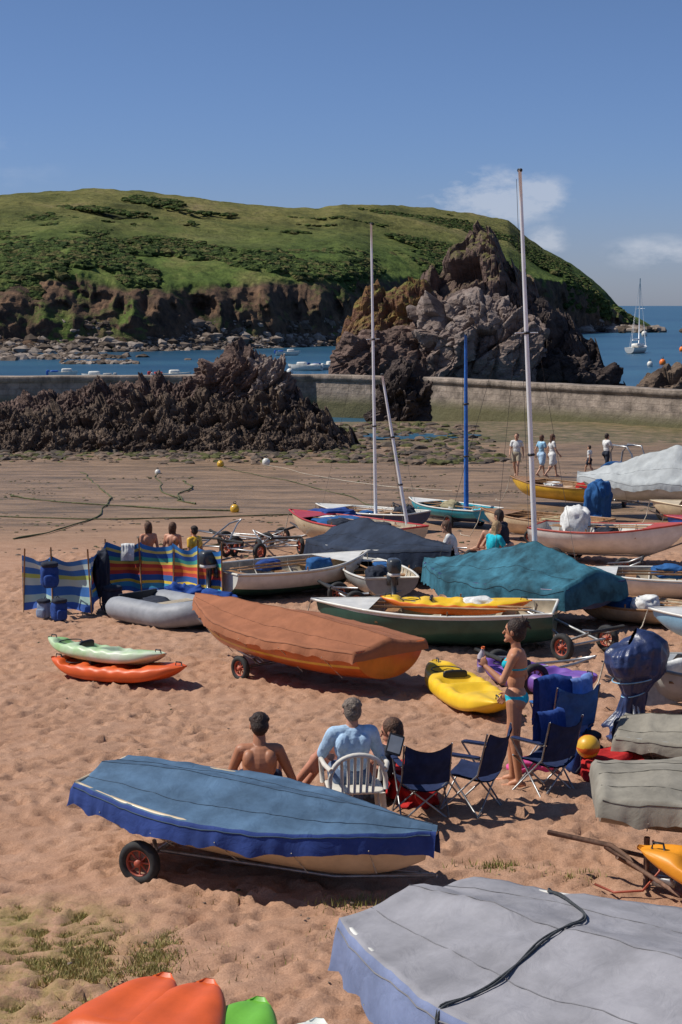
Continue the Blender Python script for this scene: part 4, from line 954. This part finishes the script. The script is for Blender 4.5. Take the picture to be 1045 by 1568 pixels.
full=lambda m:{k_:m for k_ in('chest','abdomen','shoulder','uarm')}
low=lambda m,long_=False:{k_:m for k_ in (('pelvis','butt','thighU','thighL','shin') if long_ else ('pelvis','butt','thighU'))}
def bik(c,idx,slot):
    s=slot(TQ); x_,y_,z_=c[:,0],c[:,1],c[:,2]
    zt=.945; zb=.80+np.abs(y_)*.75
    idx[(z_<zt)&(z_>zb)&(np.abs(y_)<.165)&(np.abs(x_)<.16)]=s
    idx[(z_>1.165)&(z_<1.285)&(x_>.055)&(x_<.16)&(np.abs(y_)<.125)]=s
    idx[(z_>1.195)&(z_<1.215)&(np.abs(y_)<.145)&(x_<.08)&(x_>-.14)]=s
g_e=human('standing_woman',1.72,16.4,math.pi-.25,dict(sh=[(0,.15,1.34),(0,-.15,1.34)],el=[(.10,.20,1.10),(-.06,-.20,1.08)],wr=[(.28,.10,1.22),(.10,-.20,.90)],an=[(-.06,.08,.08),(.03,-.09,.08)],to=[(.10,.10,.025),(.19,-.11,.025)],kn=[(-.01,.08,.48),(.05,-.09,.49)],curl=[.75,.4],hdir=[(.35,-.1,.75),None],hf=(1,0,.05)),{},'dark','bun',skin=(.46,.21,.115),vox=.006,female=True,extra=bik,scale=1.0)
g=Geo(); bx=(.335,.06,1.24)
g.add(*tube([(bx[0],bx[1],bx[2]-.09),(bx[0],bx[1],bx[2]-.085),(bx[0],bx[1],bx[2]+.08),(bx[0]-.01,bx[1],bx[2]+.12),(bx[0]-.015,bx[1],bx[2]+.15)],[.03,.038,.038,.02,.014],14),0); g.add(*tube([(bx[0]-.015,bx[1],bx[2]+.15),(bx[0]-.017,bx[1],bx[2]+.17)],.017,12),1); g.add(*tube([(bx[0],bx[1],bx[2]-.03),(bx[0],bx[1],bx[2]+.05)],.0395,14),2)
g.make('drink_bottle',[M('bottle_plastic',(.45,.40,.42),.15,.1,5),M('cap_orange',(.8,.15,.02),.4),M('label_purple',(.18,.10,.30),.5)],g_e)
human('seated_man',-.76,15.45,math.pi/2+.05,{**SITG,'el':[(.16,.27,.30),(.14,-.30,.26)],'wr':[(.38,.18,.34),(.28,-.34,.06)],'hf':(1,.1,-.35),'hd':(.15,0,.75)},low(TRK),'dark','short',skin=(.38,.165,.09),vox=.006,width=1.08,scale=1.03)
human('seated_man',.10,14.85,math.pi/2+.12,{**SITC,'el':[(.10,.27,.70),(.06,-.27,.68)],'wr':[(.30,.20,.62),(.28,-.24,.62)]},{**full(SHB),**low(JE,True),'uarmL':SHB},'grey','short',skin=(.45,.23,.15),vox=.006,width=1.04,scale=.96)
human('seated_woman',.30,15.75,math.pi-.15,{**SITG,'pel':(0,0,.13),'nk':(-.16,0,.55),'hd':(-.18,0,.70),'sh':[(-.16,.16,.52),(-.16,-.16,.52)],'kn':[(.48,.10,.50),(.42,-.10,.48)],'an':[(.78,.1,.12),(.70,-.1,.08)],'to':[(.92,.12,.10),(.84,-.1,.03)],'el':[(-.06,.26,.36),(-.10,-.3,.34)],'wr':[(.08,.30,.55),(.1,-.2,.45)]},{**low(DK),**full(DK)},'brown','bob',skin=(.50,.22,.14),vox=.0065,female=True)
g=Geo(); e=empty('tablet_computer',.50,15.35,gz(15.35)+.66,.2); T=Matrix.Rotation(-.5,4,'X')@Matrix.Rotation(.35,4,'Y'); g.add(*rbox((0,0,0),(.15,.012,.20),.15)); g.make('case',BLK,e,T=T); g=Geo(); g.add(*box((0,-.0075,0),(.12,.002,.16))); g.make('screen',M('screen',(.25,.27,.3),.2),e,T=T,smooth=False)
human('child',-3.62,31.6,math.pi/2+.5,{**STAND},{**low(REDF)},'brown','bob',skin=(.50,.23,.14),vox=.015,scale=.80)
human('child',-3.15,31.5,math.pi/2-.3,{**STAND},{**low(BLF)},'brown','bob',skin=(.50,.23,.14),vox=.015,scale=.80)
human('child',-2.72,31.2,math.pi/2+.9,{**STAND},{**full(YEL),**low(DK)},'dark','short',skin=(.50,.23,.14),vox=.015,scale=.78)
for (x_,y_,ya,cl,h_,st,zz) in [(2.25,33.4,2.9,WHF,'brown','long',.35),(2.95,33.2,.6,TQ,'blond','long',.35),(3.35,34.2,2.6,DK,'dark','bob',.5)]:
    human('seated_woman',x_,y_,ya,SITG,{**low(cl),**full(cl)},h_,st,skin=(.52,.28,.18),vox=.014,female=True,z=gz(y_)+zz)
    e=empty('beach_cushion',x_,y_,gz(y_)); g=Geo(); g.add(*rbox((0,0,zz/2+.02),(.6,.5,zz+.08),.4)); g.make('padding',REDF,e)
W1=dict(hp=[(0,.09,.88),(0,-.09,.88)],kn=[(.16,.09,.50),(-.05,-.09,.47)],an=[(.22,.09,.10),(-.30,-.09,.16)],to=[(.37,.1,.04),(-.17,-.1,.04)],el=[(-.12,.22,1.10),(.06,-.22,1.09)],wr=[(-.10,.24,.86),(.22,-.2,.90)])
human('walking_man',7.05,68,-1.9,W1,{**full(WHF),**low(KH)},'brown','short',vox=.015,scale=1.08)
human('walking_woman',8.55,68.5,.25,W1,{**full(WHF),'skirt':WHF,**low(WHF)},'brown','long',vox=.015,female=True,scale=1.05)
human('walking_woman',8.2,69.2,.6,W1,{**full(LBL),'skirt':SHB,**low(SHB)},'brown','bob',vox=.015,female=True,scale=1.02)
human('walking_child',10.2,69.5,2.6,W1,{**full(WHF),**low(DK)},'dark','short',vox=.016,scale=.76)
human('walking_man',10.9,69.5,.5,{**W1,'el':[(.08,.24,1.12),(.1,-.24,1.12)],'wr':[(.24,.12,1.2),(.22,-.1,1.2)]},{**full(WHF),**low(DK,True)},'dark','short',vox=.015,scale=1.05)

# ------------------------------------------------------------------ beach furniture
def camp_chair(x,y,yaw,mat,s=1):
    e=empty('folding_camp_chair',x,y,gz(y),yaw); e.scale=(s,)*3; g=Geo(); w_=.26
    for sg in(-1,1):
        yq=sg*w_; g.add(*tube([(-.22,yq,0),(.24,yq,.60)],.010)); g.add(*tube([(.24,yq,0),(-.20,yq,.44),(-.30,yq,.86)],.010)); g.add(*tube([(.24,yq,.60),(-.24,yq,.60)],.013))
    for xx in(-.2,.22): g.add(*tube([(xx,-w_,0),(xx*.95,w_,.42)],.010)); g.add(*tube([(xx,w_,0),(xx*.95,-w_,.42)],.010))
    g.make('tube_frame',STEEL,e)
    g=Geo(); n=16
    U,Vv=np.meshgrid(np.linspace(0,1,n),np.linspace(-1,1,n),indexing='ij')
    P=np.stack([.24-.46*U,Vv*w_*.97,.42-.07*(1-Vv**2)-.02*U],-1).reshape(-1,3); P[:,2]+=(fbm(P*9,2,3)-.5)*.03; g.add(P,gridF(n,n)); Q=P.copy(); Q[:,2]-=.012; g.add(Q,gridF(n,n))
    sagt=.07*(1-Vv**2)*(U**3)
    P=np.stack([-.20-.11*U-.07*(1-Vv**2),Vv*w_*(1-.05*U),.42+.44*U-sagt],-1).reshape(-1,3); P[:,0]+=(fbm(P*9,3,int(x*10)+3)-.5)*.07; g.add(P,gridF(n,n)); Q=P.copy(); Q[:,0]-=.012; g.add(Q,gridF(n,n))
    for sg in(-1,1): g.add(*rbox((0,sg*w_,.615),(.46,.07,.02),.4,6,12))
    g.make('seat_and_back',mat,e)
    return e
CN=fab('chair_navy',(.018,.028,.075))
camp_chair(.74,15.3,math.pi/2+.2,CN,.86); camp_chair(1.22,15.5,2.6,CN,.95); camp_chair(1.98,16.15,2.3,CN,.92); camp_chair(2.35,17.6,2.0,fab('chair_blue',(.03,.10,.28)),1)
def plastic_chair():
    e=empty('plastic_garden_chair',.12,14.72,gz(14.72),math.pi/2+.12); g=Geo(); w_=.27
    g.add(*rbox((.03,0,.41),(.46,.5,.035),.3)); 
    for sx_ in(-1,1):
        for sg in(-1,1): g.add(*tube([(sx_*.2,sg*.22,.41),(sx_*.25,sg*.26,0)],[.03,.02],8))
    for sg in(-1,1): g.add(*tube([(-.28,sg*.24,.64),(-.1,sg*.28,.65),(.2,sg*.28,.63),(.24,sg*.26,.4)],.022,8))
    arch=[(-.22-.07*abs(math.sin(a)),.25*math.cos(a),.42+.36*math.sin(a)**.6) for a in np.linspace(.02,math.pi-.02,17)]
    g.add(*tube(arch,.022,8))
    for yq in(-.15,-.09,-.03,.03,.09,.15): 
        zt=.42+.36*math.sqrt(max(0,1-(yq/.25)**2))**.6; g.add(*tube([(-.21,yq*.9,.42),(-.285,yq,zt)],.014,6))
    g.make('moulded_frame',M('white_plastic',(.58,.54,.47),.5,.12,5),e)
plastic_chair()
def crumple(name,x,y,r,mat,seed=0,z=0,lvl=5,amp=.3,part='cloth'):
    e=empty(name,x,y,gz(y)+z,random.uniform(0,3)); P,F=cloth_geo(r,seed,amp,lvl)
    g=Geo(); g.add(P,F); g.make(part,mat,e); return e
def backpack(x,y,z,mat,seed,s=1,yaw=0):
    e=empty('rucksack',x,y,gz(y)+z,yaw); e.scale=(s,)*3; g=Geo()
    V,F=rbox((0,0,.22),(.26,.32,.44),.55,20,28); V=V+(fbm(V*9+seed,3,seed)[:,None]-.5)*.05; g.add(V,F,0)
    V,F=rbox((.15,0,.15),(.10,.24,.22),.55,14,20); V=V+(fbm(V*9+seed,3,seed)[:,None]-.5)*.03; g.add(V,F,0)
    V,F=rbox((0.02,0,.43),(.27,.31,.10),.6,12,20); g.add(V,F,1)
    for s_ in(-1,1): g.add(*tube([(-.12,s_*.09,.42),(-.2,s_*.10,.33),(-.2,s_*.11,.15),(-.12,s_*.12,.05)],.014,6),1)
    g.add(*tube([(-.06,-.05,.46),(-.06,0,.52),(-.06,.05,.46)],.010,6),1)
    g.make('bag',[mat,DK],e)
def draped(name,x,y,z,yaw,w_,l1,l2,mat,seed=0):
    # towel folded over an edge: hangs l1 in front, l2 behind
    e=empty(name,x,y,gz(y)+z,yaw); U,Vv=np.meshgrid(np.linspace(0,1,26),np.linspace(-1,1,22),indexing='ij'); u=U.ravel(); v_=Vv.ravel(); V=[]
    for a,b in zip(u,v_):
        s=a*(l1+l2+.06)
        if s<l1: p=(-.04-.03*(1-s/l1),-(l1-s))
        elif s<l1+.06: q=(s-l1)/.06; p=(-.04+.08*q,.02*math.sin(math.pi*q))
        else: p=(.04+.03*((s-l1-.06)/l2),-(s-l1-.06))
        V.append((p[0],b*w_/2*(1-.08*abs(p[1])),p[1]))
    V=np.array(V); V[:,0]+=(ridge(np.stack([V[:,1]*9+seed,V[:,2]*2,V[:,2]*0],1),2,seed)-.5)*.07*np.sign(V[:,0]); V[:,2]+=(fbm(np.stack([V[:,1]*5,V[:,2],V[:,2]*0],1)+seed,2,seed)-.5)*.08
    g=Geo(); g.add(V,gridF(26,22)); g.make('folded_cloth',mat,e); return e
crumple('sports_bag',2.72,16.9,(.42,.20,.13),REDF,1,part='bag',amp=.4); backpack(3.02,17.5,0,DK,2,.95,1.2); backpack(2.42,17.0,0,BLF,3,.75,2.2); backpack(2.62,17.45,0,DK,4,.7,.3); crumple('beach_towel',2.95,16.7,(.22,.16,.10),REDF,51,amp=.4)
crumple('beach_towel',.62,15.9,(.42,.2,.16),REDF,4,amp=.4)
draped('beach_towel',3.85,19.75,.70,-1.2,1.1,.28,.5,WHF,6); draped('beach_towel',3.55,19.85,.70,-1.1,.5,.30,.5,BLF,7); draped('beach_towel',4.3,19.55,.72,-1.3,.5,.3,.4,WHF,8)
draped('beach_towel',2.22,17.4,.92,2.0,.42,.55,.5,BLF,9); draped('beach_towel',2.50,17.52,.90,2.3,.30,.62,.4,fab('towel_print',(.12,.2,.45)),10); draped('beach_towel',2.0,16.0,.84,2.3,.34,.3,.3,BLF,11); crumple('beach_towel',1.95,17.0,(.2,.15,.08),PINK,56,amp=.4)
e=empty('beach_ball',2.49,16.7,gz(16.7)+.34); V,F=ico(4); g=Geo(); f=np.array([V[t].mean(0) for t in F]); mi=(((np.arctan2(f[:,1],f[:,2])/(math.pi)*3)%2)<.55).astype(int); g.add(V*.12,F,mi.tolist()); g.make('ball',[YEL,KRED],e)
def wrapped():
    e=empty('tarpaulin_wrapped_outboard',3.36,19.2,gz(19.2),.3); prof=[(0,.20),(.05,.22),(.22,.13),(.42,.12),(.55,.18),(.66,.27),(.80,.30),(.95,.28),(1.03,.21),(1.08,.04)]
    n=90; V=[]
    zs=np.linspace(0,1.08,70)
    for z in zs:
        r=np.interp(z,[p[0] for p in prof],[p[1] for p in prof])
        for k in range(n):
            t=2*math.pi*k/n; c_,s_=math.cos(t),math.sin(t); c_=math.copysign(abs(c_)**.7,c_); s_=math.copysign(abs(s_)**.8,s_)
            V.append((r*c_*1.1+.10*math.sin(z*2.4)-.06,r*s_*.8,z+(.10*c_ if z>.6 else 0)*(z-.6)*2))
    V=np.array(V); th=np.arctan2(V[:,1],V[:,0]); C3=np.stack([np.cos(th)*1.8,np.sin(th)*1.8,V[:,2]*1.6+np.sin(th*2)*.6],1); q=(ridge(C3*1.2,2,8)-.5)*.8+(1-2*np.abs(vn(C3*1.3,9)-.5)-.7)*.5; V[:,0]*=1+q*.5; V[:,1]*=1+q*.5
    g=Geo(); g.add(V,gridF(70,n,True)); g.make('tarpaulin',M('tarp_navy',(.022,.035,.10),.38,.4,4,.4,12,spec=.5,dist=.03),e)
    g=Geo()
    for z in(.42,.60): g.add(*tube([(math.cos(t)*np.interp(z,[p[0] for p in prof],[p[1] for p in prof])*1.25+.10*math.sin(z*2.4)-.06,math.sin(t)*np.interp(z,[p[0] for p in prof],[p[1] for p in prof])*1.0,z+.04*math.cos(t)) for t in np.linspace(0,6.28,30)],.008,5))
    g.make('lashing',LBL,e)
    g=Geo()
    for s_ in(-1,1): g.add(*tube([(s_*.05,-.2,.0),(0,0,.5)],.02,6)); g.add(*tube([(s_*.2,.2,.0),(0,0,.5)],.02,6))
    g.make('stand',STEEL,e)
wrapped()
crumple('tarpaulin_heap',3.15,18.3,(.26,.2,.10),MC['tarp_navy'],12,amp=.45)
crumple('blue_tarpaulin',7.25,47.6,(.42,.35,.62),TARPB,13,lvl=6,amp=.35); crumple('blue_tarpaulin',8.9,54,(.8,.6,.55),TARPB,14,lvl=6,amp=.3,z=.4)
crumple('white_sack',5.15,37.0,(.34,.32,.36),WHF,15,z=.62,amp=.18); crumple('blue_tarpaulin',.0,39.3,(.7,.6,.16),TARPB,16,z=.5,amp=.4); crumple('beach_towel',.45,38.3,(.5,.4,.14),WHF,17,z=.5,amp=.4); crumple('beach_towel',-.2,40.2,(.6,.4,.18),BLF,27,z=.6,amp=.4)
backpack(-4.95,28.5,.48,BLF,18,.95,-1.3); backpack(-4.7,27.9,0,BLF,19,.8,-1.0); backpack(-3.95,28.9,0,DK,20,1,-.8); crumple('beach_towel',-3.7,28.6,(.2,.2,.14),fab('beige',(.5,.4,.35)),21,amp=.4); backpack(-5.0,28.2,0,fab('check',(.2,.25,.35)),31,.7,-2)
crumple('sleeping_bag',-2.75,29.5,(.45,.3,.24),fab('royal',(.02,.06,.24)),22,amp=.5); crumple('sleeping_bag',-2.3,29.3,(.4,.3,.18),MC['fabric_royal'],23,amp=.5); crumple('beach_towel',-3.3,28.9,(.2,.2,.12),PINK,24,amp=.4)
draped('beach_towel',-3.95,31.15,.98,-math.pi/2,.25,.25,.3,WHF,33)
crumple('sports_bag',1.3,42,(.3,.3,.2),DK,25); crumple('beach_towel',2.0,33.9,(.3,.2,.25),WHF,26,z=.2)
def windbreak():
    path=[(-5.5,28.95),(-4.95,28.75),(-4.25,28.55),(-4.35,31.2),(-3.7,31.15),(-3.1,30.9),(-2.6,30.45),(-2.12,30.0)]
    e=empty('striped_windbreak',-3.8,30,gz(30)); 
    m=bpy.data.materials.new('windbreak_stripes'); m.use_nodes=True; nt=m.node_tree; N=nt.nodes; L=nt.links; b=N['Principled BSDF']; b.inputs['Roughness'].default_value=.8
    uv=N.new('ShaderNodeUVMap'); sp=N.new('ShaderNodeSeparateXYZ'); L.new(uv.outputs[0],sp.inputs[0])
    def stripes(st):
        r=N.new('ShaderNodeValToRGB'); r.color_ramp.interpolation='CONSTANT'; e0=r.color_ramp.elements; e0[0].color=(*st[0][1],1); e0[1].position=st[-1][0]; e0[1].color=(*st[-1][1],1)
        for p,c in st[1:-1]: k_=e0.new(p); k_.color=(*c,1)
        L.new(sp.outputs[1],r.inputs[0]); return r
    r=stripes([(0,(.03,.13,.42)),(.10,(.04,.30,.50)),(.20,(.70,.52,.05)),(.26,(.02,.10,.34)),(.38,(.5,.05,.04)),(.46,(.70,.22,.03)),(.52,(.55,.06,.04)),(.60,(.65,.52,.1)),(.66,(.05,.35,.30)),(.74,(.02,.10,.36)),(.84,(.62,.55,.15)),(.90,(.03,.20,.52))])
    r2=stripes([(0,(.03,.10,.38)),(.14,(.35,.52,.48)),(.28,(.03,.14,.42)),(.46,(.45,.58,.56)),(.60,(.42,.50,.12)),(.68,(.04,.16,.45)),(.8,(.5,.6,.58)),(.9,(.05,.18,.45))])
    gt=N.new('ShaderNodeMath'); gt.operation='GREATER_THAN'; gt.inputs[1].default_value=.36; L.new(sp.outputs[0],gt.inputs[0])
    mx=N.new('ShaderNodeMix'); mx.data_type='RGBA'; L.new(gt.outputs[0],mx.inputs[0]); L.new(r2.outputs[0],mx.inputs[6]); L.new(r.outputs[0],mx.inputs[7]); L.new(mx.outputs[2],b.inputs['Base Color'])
    V=[];UV=[]; nz_=14
    d=0; tot=sum(math.dist(a,b_) for a,b_ in zip(path[:-1],path[1:])); cols=0
    for a,b_ in zip(path[:-1],path[1:]):
        l=math.dist(a,b_); n=18
        for i in range(n+1):
            t=i/n; x_=a[0]+(b_[0]-a[0])*t; y_=a[1]+(b_[1]-a[1])*t; nx,ny=-(b_[1]-a[1])/l,(b_[0]-a[0])/l; sag=.09*math.sin(math.pi*t)
            for j in range(nz_):
                q=j/(nz_-1); bl=.14*math.sin(math.pi*t)*math.sin(math.pi*(q*.8+.1))+.03*math.sin(11*t+5*q+d*3)*math.sin(math.pi*t)
                V.append((x_+nx*bl+3.8,y_+ny*bl-30,gz(y_)-gz(30)+.03+(.97-sag)*q+sag*.6*(1-q)+.03*math.sin(d*5+t*7)*(q-.5))); UV.append(((d+l*t)/tot,q))
            cols+=1
        d+=l
    g=Geo(); g.add(V,gridF(cols,nz_)); o=g.make('striped_fabric',m,e); ul=o.data.uv_layers.new(name='UVMap')
    li=np.zeros(len(o.data.loops),int); o.data.loops.foreach_get('vertex_index',li); ul.data.foreach_set('uv',np.array(UV)[li].ravel())
    g=Geo()
    for (x_,y_) in path: g.add(*tube([(x_+3.8,y_-30,gz(y_)-gz(30)-.1),(x_+3.8+random.uniform(-.06,.06),y_-30,gz(y_)-gz(30)+random.uniform(1.05,1.16))],.014,8))
    g.make('poles',WOOD,e)
    crumple('dark_towel',-4.3,30.2,(.14,.2,.45),DK,30,z=.15)
windbreak()
# ------------------------------------------------------------------ moored boats, yacht, buoys
def yacht():
    e=empty('moored_yacht',50.4,290,SEA,1.1); H=Hull(9,2.8,1.1,.6,.25,-.15,-.1); V=[]
    for i in range(25):
        t=i/24
        for j in range(-8,9):
            a=abs(j)/8*math.pi/2; V.append((H.x(t),math.copysign(H.half(t)*math.sin(a)**.7,j),H.keel(t)+(H.gun(t)-H.keel(t))*(1-math.cos(a))))
    g=Geo(); g.add(V,gridF(25,17)); g.add(V[:17],[tuple(range(17))]); g.add([(H.x(t),s*H.half(t),H.gun(t)) for t in np.linspace(0,1,25) for s in(-1,1)],gridF(25,2)); g.add(*rbox((.3,0,1.3),(3.6,1.5,.7),.4)); g.make('hull_and_cabin',WHT,e)
    g=Geo(); g.add(*tube([(.8,0,1),(.8,0,12.6)],.09,8)); g.add(*tube([(.8,0,2.3),(-3,0,2.3)],.14,8))
    for p in((4.6,0,1.2),(-4.4,0,1.1),(.6,1.3,1),(.6,-1.3,1)): g.add(*tube([(.8,0,12.4),p],.02,4))
    g.add(*tube([(.8,-.9,7.5),(.8,.9,7.5)],.04,5)); g.make('mast_and_rigging',ALU,e)
yacht()
def smallboat(x,y,yaw,L_,mat,name='moored_motorboat'):
    e=empty(name,x,y,SEA,yaw); H=Hull(L_,L_*.34,.75,.8,.2,-.1,-.1); V=[]
    for i in range(17):
        t=i/16
        for j in range(-6,7): a=abs(j)/6*math.pi/2; V.append((H.x(t),math.copysign(H.half(t)*math.sin(a)**.7,j),H.keel(t)+(H.gun(t)-H.keel(t))*(1-math.cos(a))))
    g=Geo(); g.add(V,gridF(17,13)); g.add(V[:13],[tuple(range(13))]); g.add([(H.x(t),s*H.half(t),H.gun(t)-.1) for t in np.linspace(0,1,17) for s in(-1,1)],gridF(17,2)); g.add(*rbox((.4,0,.75),(1.2,L_*.22,.6),.4)); g.make('hull',[WHT],e); g=Geo(); g.add(*rbox((-L_*.3,0,.7),(.9,L_*.24,.3),.4)); g.add(*rbox((-L_/2-.1,0,.6),(.4,.3,.6),.5)); g.make('seats_and_engine',mat,e)
smallboat(-18.6,186,.2,4.5,RED); smallboat(-1.6,215,.3,5,BLF); smallboat(-4.5,212,2.8,4.5,WHT); smallboat(-8.5,275,.1,4,BLU); smallboat(-26,182,3.0,3.6,GRY); smallboat(-31,190,.1,3.2,BLU)
def buoy(x,y,z,r,mat,name='mooring_buoy'):
    e=empty(name,x,y,z); V,F=sphere_uv(14,20); W=V.copy()*np.array([1,1,1.08]); g=Geo(); g.add(W*r+np.array([0,0,r*.7]),F,0); g.add(*tube([(0,0,r*1.6),(0,0,r*2.0)],r*.18,8),1)
    g.add(*tube([(math.cos(t)*r*.3,0,r*2.1+math.sin(t)*r*.3) for t in np.linspace(0,6.28,12)],r*.07,5),1); g.make('float',[mat,BLK],e)
for (x_,y_,m_,r_) in [(-5.4,75.8,YEL,.16),(-3.4,76.8,WHT,.18),(-3.2,50.8,YEL,.14),(-7.7,71,WHT,.12),(-.6,97,KORG,.15),(-8,90,YEL,.12)]: buoy(x_,y_,gz(y_),r_,m_)
for (x_,y_,m_,r_) in [(43.8,232,KORG,.45),(80,450,WHT,.8),(41,226,WHT,.4),(60,300,KORG,.5),(-6,200,WHT,.4),(-21,188,WHT,.4)]: buoy(x_,y_,SEA,r_,m_)
def ropeline(pts,mat,r=.02,seed=0):
    g=Geo(); e=empty('mooring_rope',pts[0][0],pts[0][1],gz(pts[0][1])); P=[]
    C_=[np.array(p,float) for p in pts]
    for _ in range(3):
        Q=[C_[0]]
        for a,b_ in zip(C_[:-1],C_[1:]): Q+=[a*.75+b_*.25,a*.25+b_*.75]
        Q.append(C_[-1]); C_=Q
    for a,b_ in zip(C_[:-1],C_[1:]):
        n=max(2,int(math.dist(a,b_)/.4))
        for i in range(n): P.append(a+(b_-a)*i/n)
    P=np.array(P); q=np.stack([np.arange(len(P))/9.,np.full(len(P),pts[0][0]*3.3),np.zeros(len(P))],1)
    P[:,0]+=(fbm(q,3,5)-.5)*.9; P[:,1]+=(fbm(q,3,9)-.5)*.9
    rr=[r*(.5+1.1*float(v_)) for v_ in fbm(q*4,2,3)]
    Q=[(x_-pts[0][0],y_-pts[0][1],gz(y_)-gz(pts[0][1])+r*.8+.01) for x_,y_ in P]
    g.add(*tube(Q,rr,5)); g.make('rope',mat,e)
WEED=M('weedy_rope',(.08,.085,.035),.9,.5,8)
ropeline([(-11.5,58),(-9.5,55),(-6,52),(-3.2,50.8)],WEED,.022); ropeline([(-11,72),(-8.3,60),(-7,50),(-8,42)],WEED,.022); ropeline([(-7.7,71),(-6.4,60),(-5.2,55)],WEED,.022); ropeline([(-5.4,75.8),(-2,66),(0,58),(1.5,52)],WEED,.016); ropeline([(-12,50),(-9,48.5),(-5,48),(-1,50)],WEED,.020); ropeline([(-3.4,76.8),(1,64),(4,60)],ROPEW,.010); ropeline([(-4.7,38),(-3.5,40),(-1,42)],WEED,.022); ropeline([(-6.2,66),(-5.2,62),(-5.8,58),(-4.8,54)],WEED,.026)
pts=[]
for i in range(3600):
    y_=rng.uniform(38,80); x_=rng.uniform(-14,12); 
    if vn(np.array([[x_/4,y_/3,0.]]),5)[0]<.52: continue
    pts.append((x_,y_,gz(y_),rng.uniform(.015,.08)))
for i in range(420): 
    y_=rng.uniform(9.5,34); pts.append((rng.uniform(-5,6),y_,gz(y_)+.005,rng.uniform(.008,.022)))
scatter('seaweed_and_pebbles',pts,[M('seaweed',(.06,.06,.022),.8,.4,8),M('pebble',(.13,.095,.07),.8,.4,8)],lvl=1,flat=.35)
def grass():
    P=[]
    for _ in range(2600):
        cx,cy=rng.uniform(-3.0,-1.2),rng.uniform(10.2,12.6)
        if vn(np.array([[cx*2.6,cy*2.6,0.]]),3)[0]<.30+ .3*max(0,(cx+1.8))+.25*max(0,cy-12): continue
        for k_ in range(16): P.append((cx+rng.normal(0,.06),cy+rng.normal(0,.06),.008,.7))
    for cx,cy,sp,nn_ in [(1.32,13.7,.09,200),(.10,12.7,.10,160),(1.95,13.4,.08,100),(-1.0,12.9,.12,60),(.0,11.9,.12,40),(-1.1,11.6,.2,80),(-.6,11.2,.25,70)]:
        for k_ in range(nn_): P.append((cx+rng.normal(0,sp*1.6),cy+rng.normal(0,sp),.020,1))
    V=[];F=[];mi=[]
    for (x_,y_,h,q) in P:
        a=rng.uniform(0,6.28); hh=h*rng.uniform(.5,1.8); w_=.005; z=gz(y_)
        i=len(V); V+= [(x_-w_*math.cos(a),y_-w_*math.sin(a),z-.03),(x_+w_*math.cos(a),y_+w_*math.sin(a),z-.03),(x_+rng.uniform(-.025,.025),y_+rng.uniform(-.025,.025),z+hh)]; F.append((i,i+1,i+2)); mi.append(int(rng.choice([0,0,0,0,1,2])) if q<1 else int(rng.integers(1,3)))
    g=Geo(); g.V=[np.array(V)]; g.F=F; g.m=mi; g.make('grass_tufts',[M('dry_grass',(.42,.34,.14),.8),M('green_grass',(.17,.20,.04),.8),M('olive_grass',(.26,.23,.07),.8)],smooth=False)
grass()
print('objects',len(bpy.data.objects))
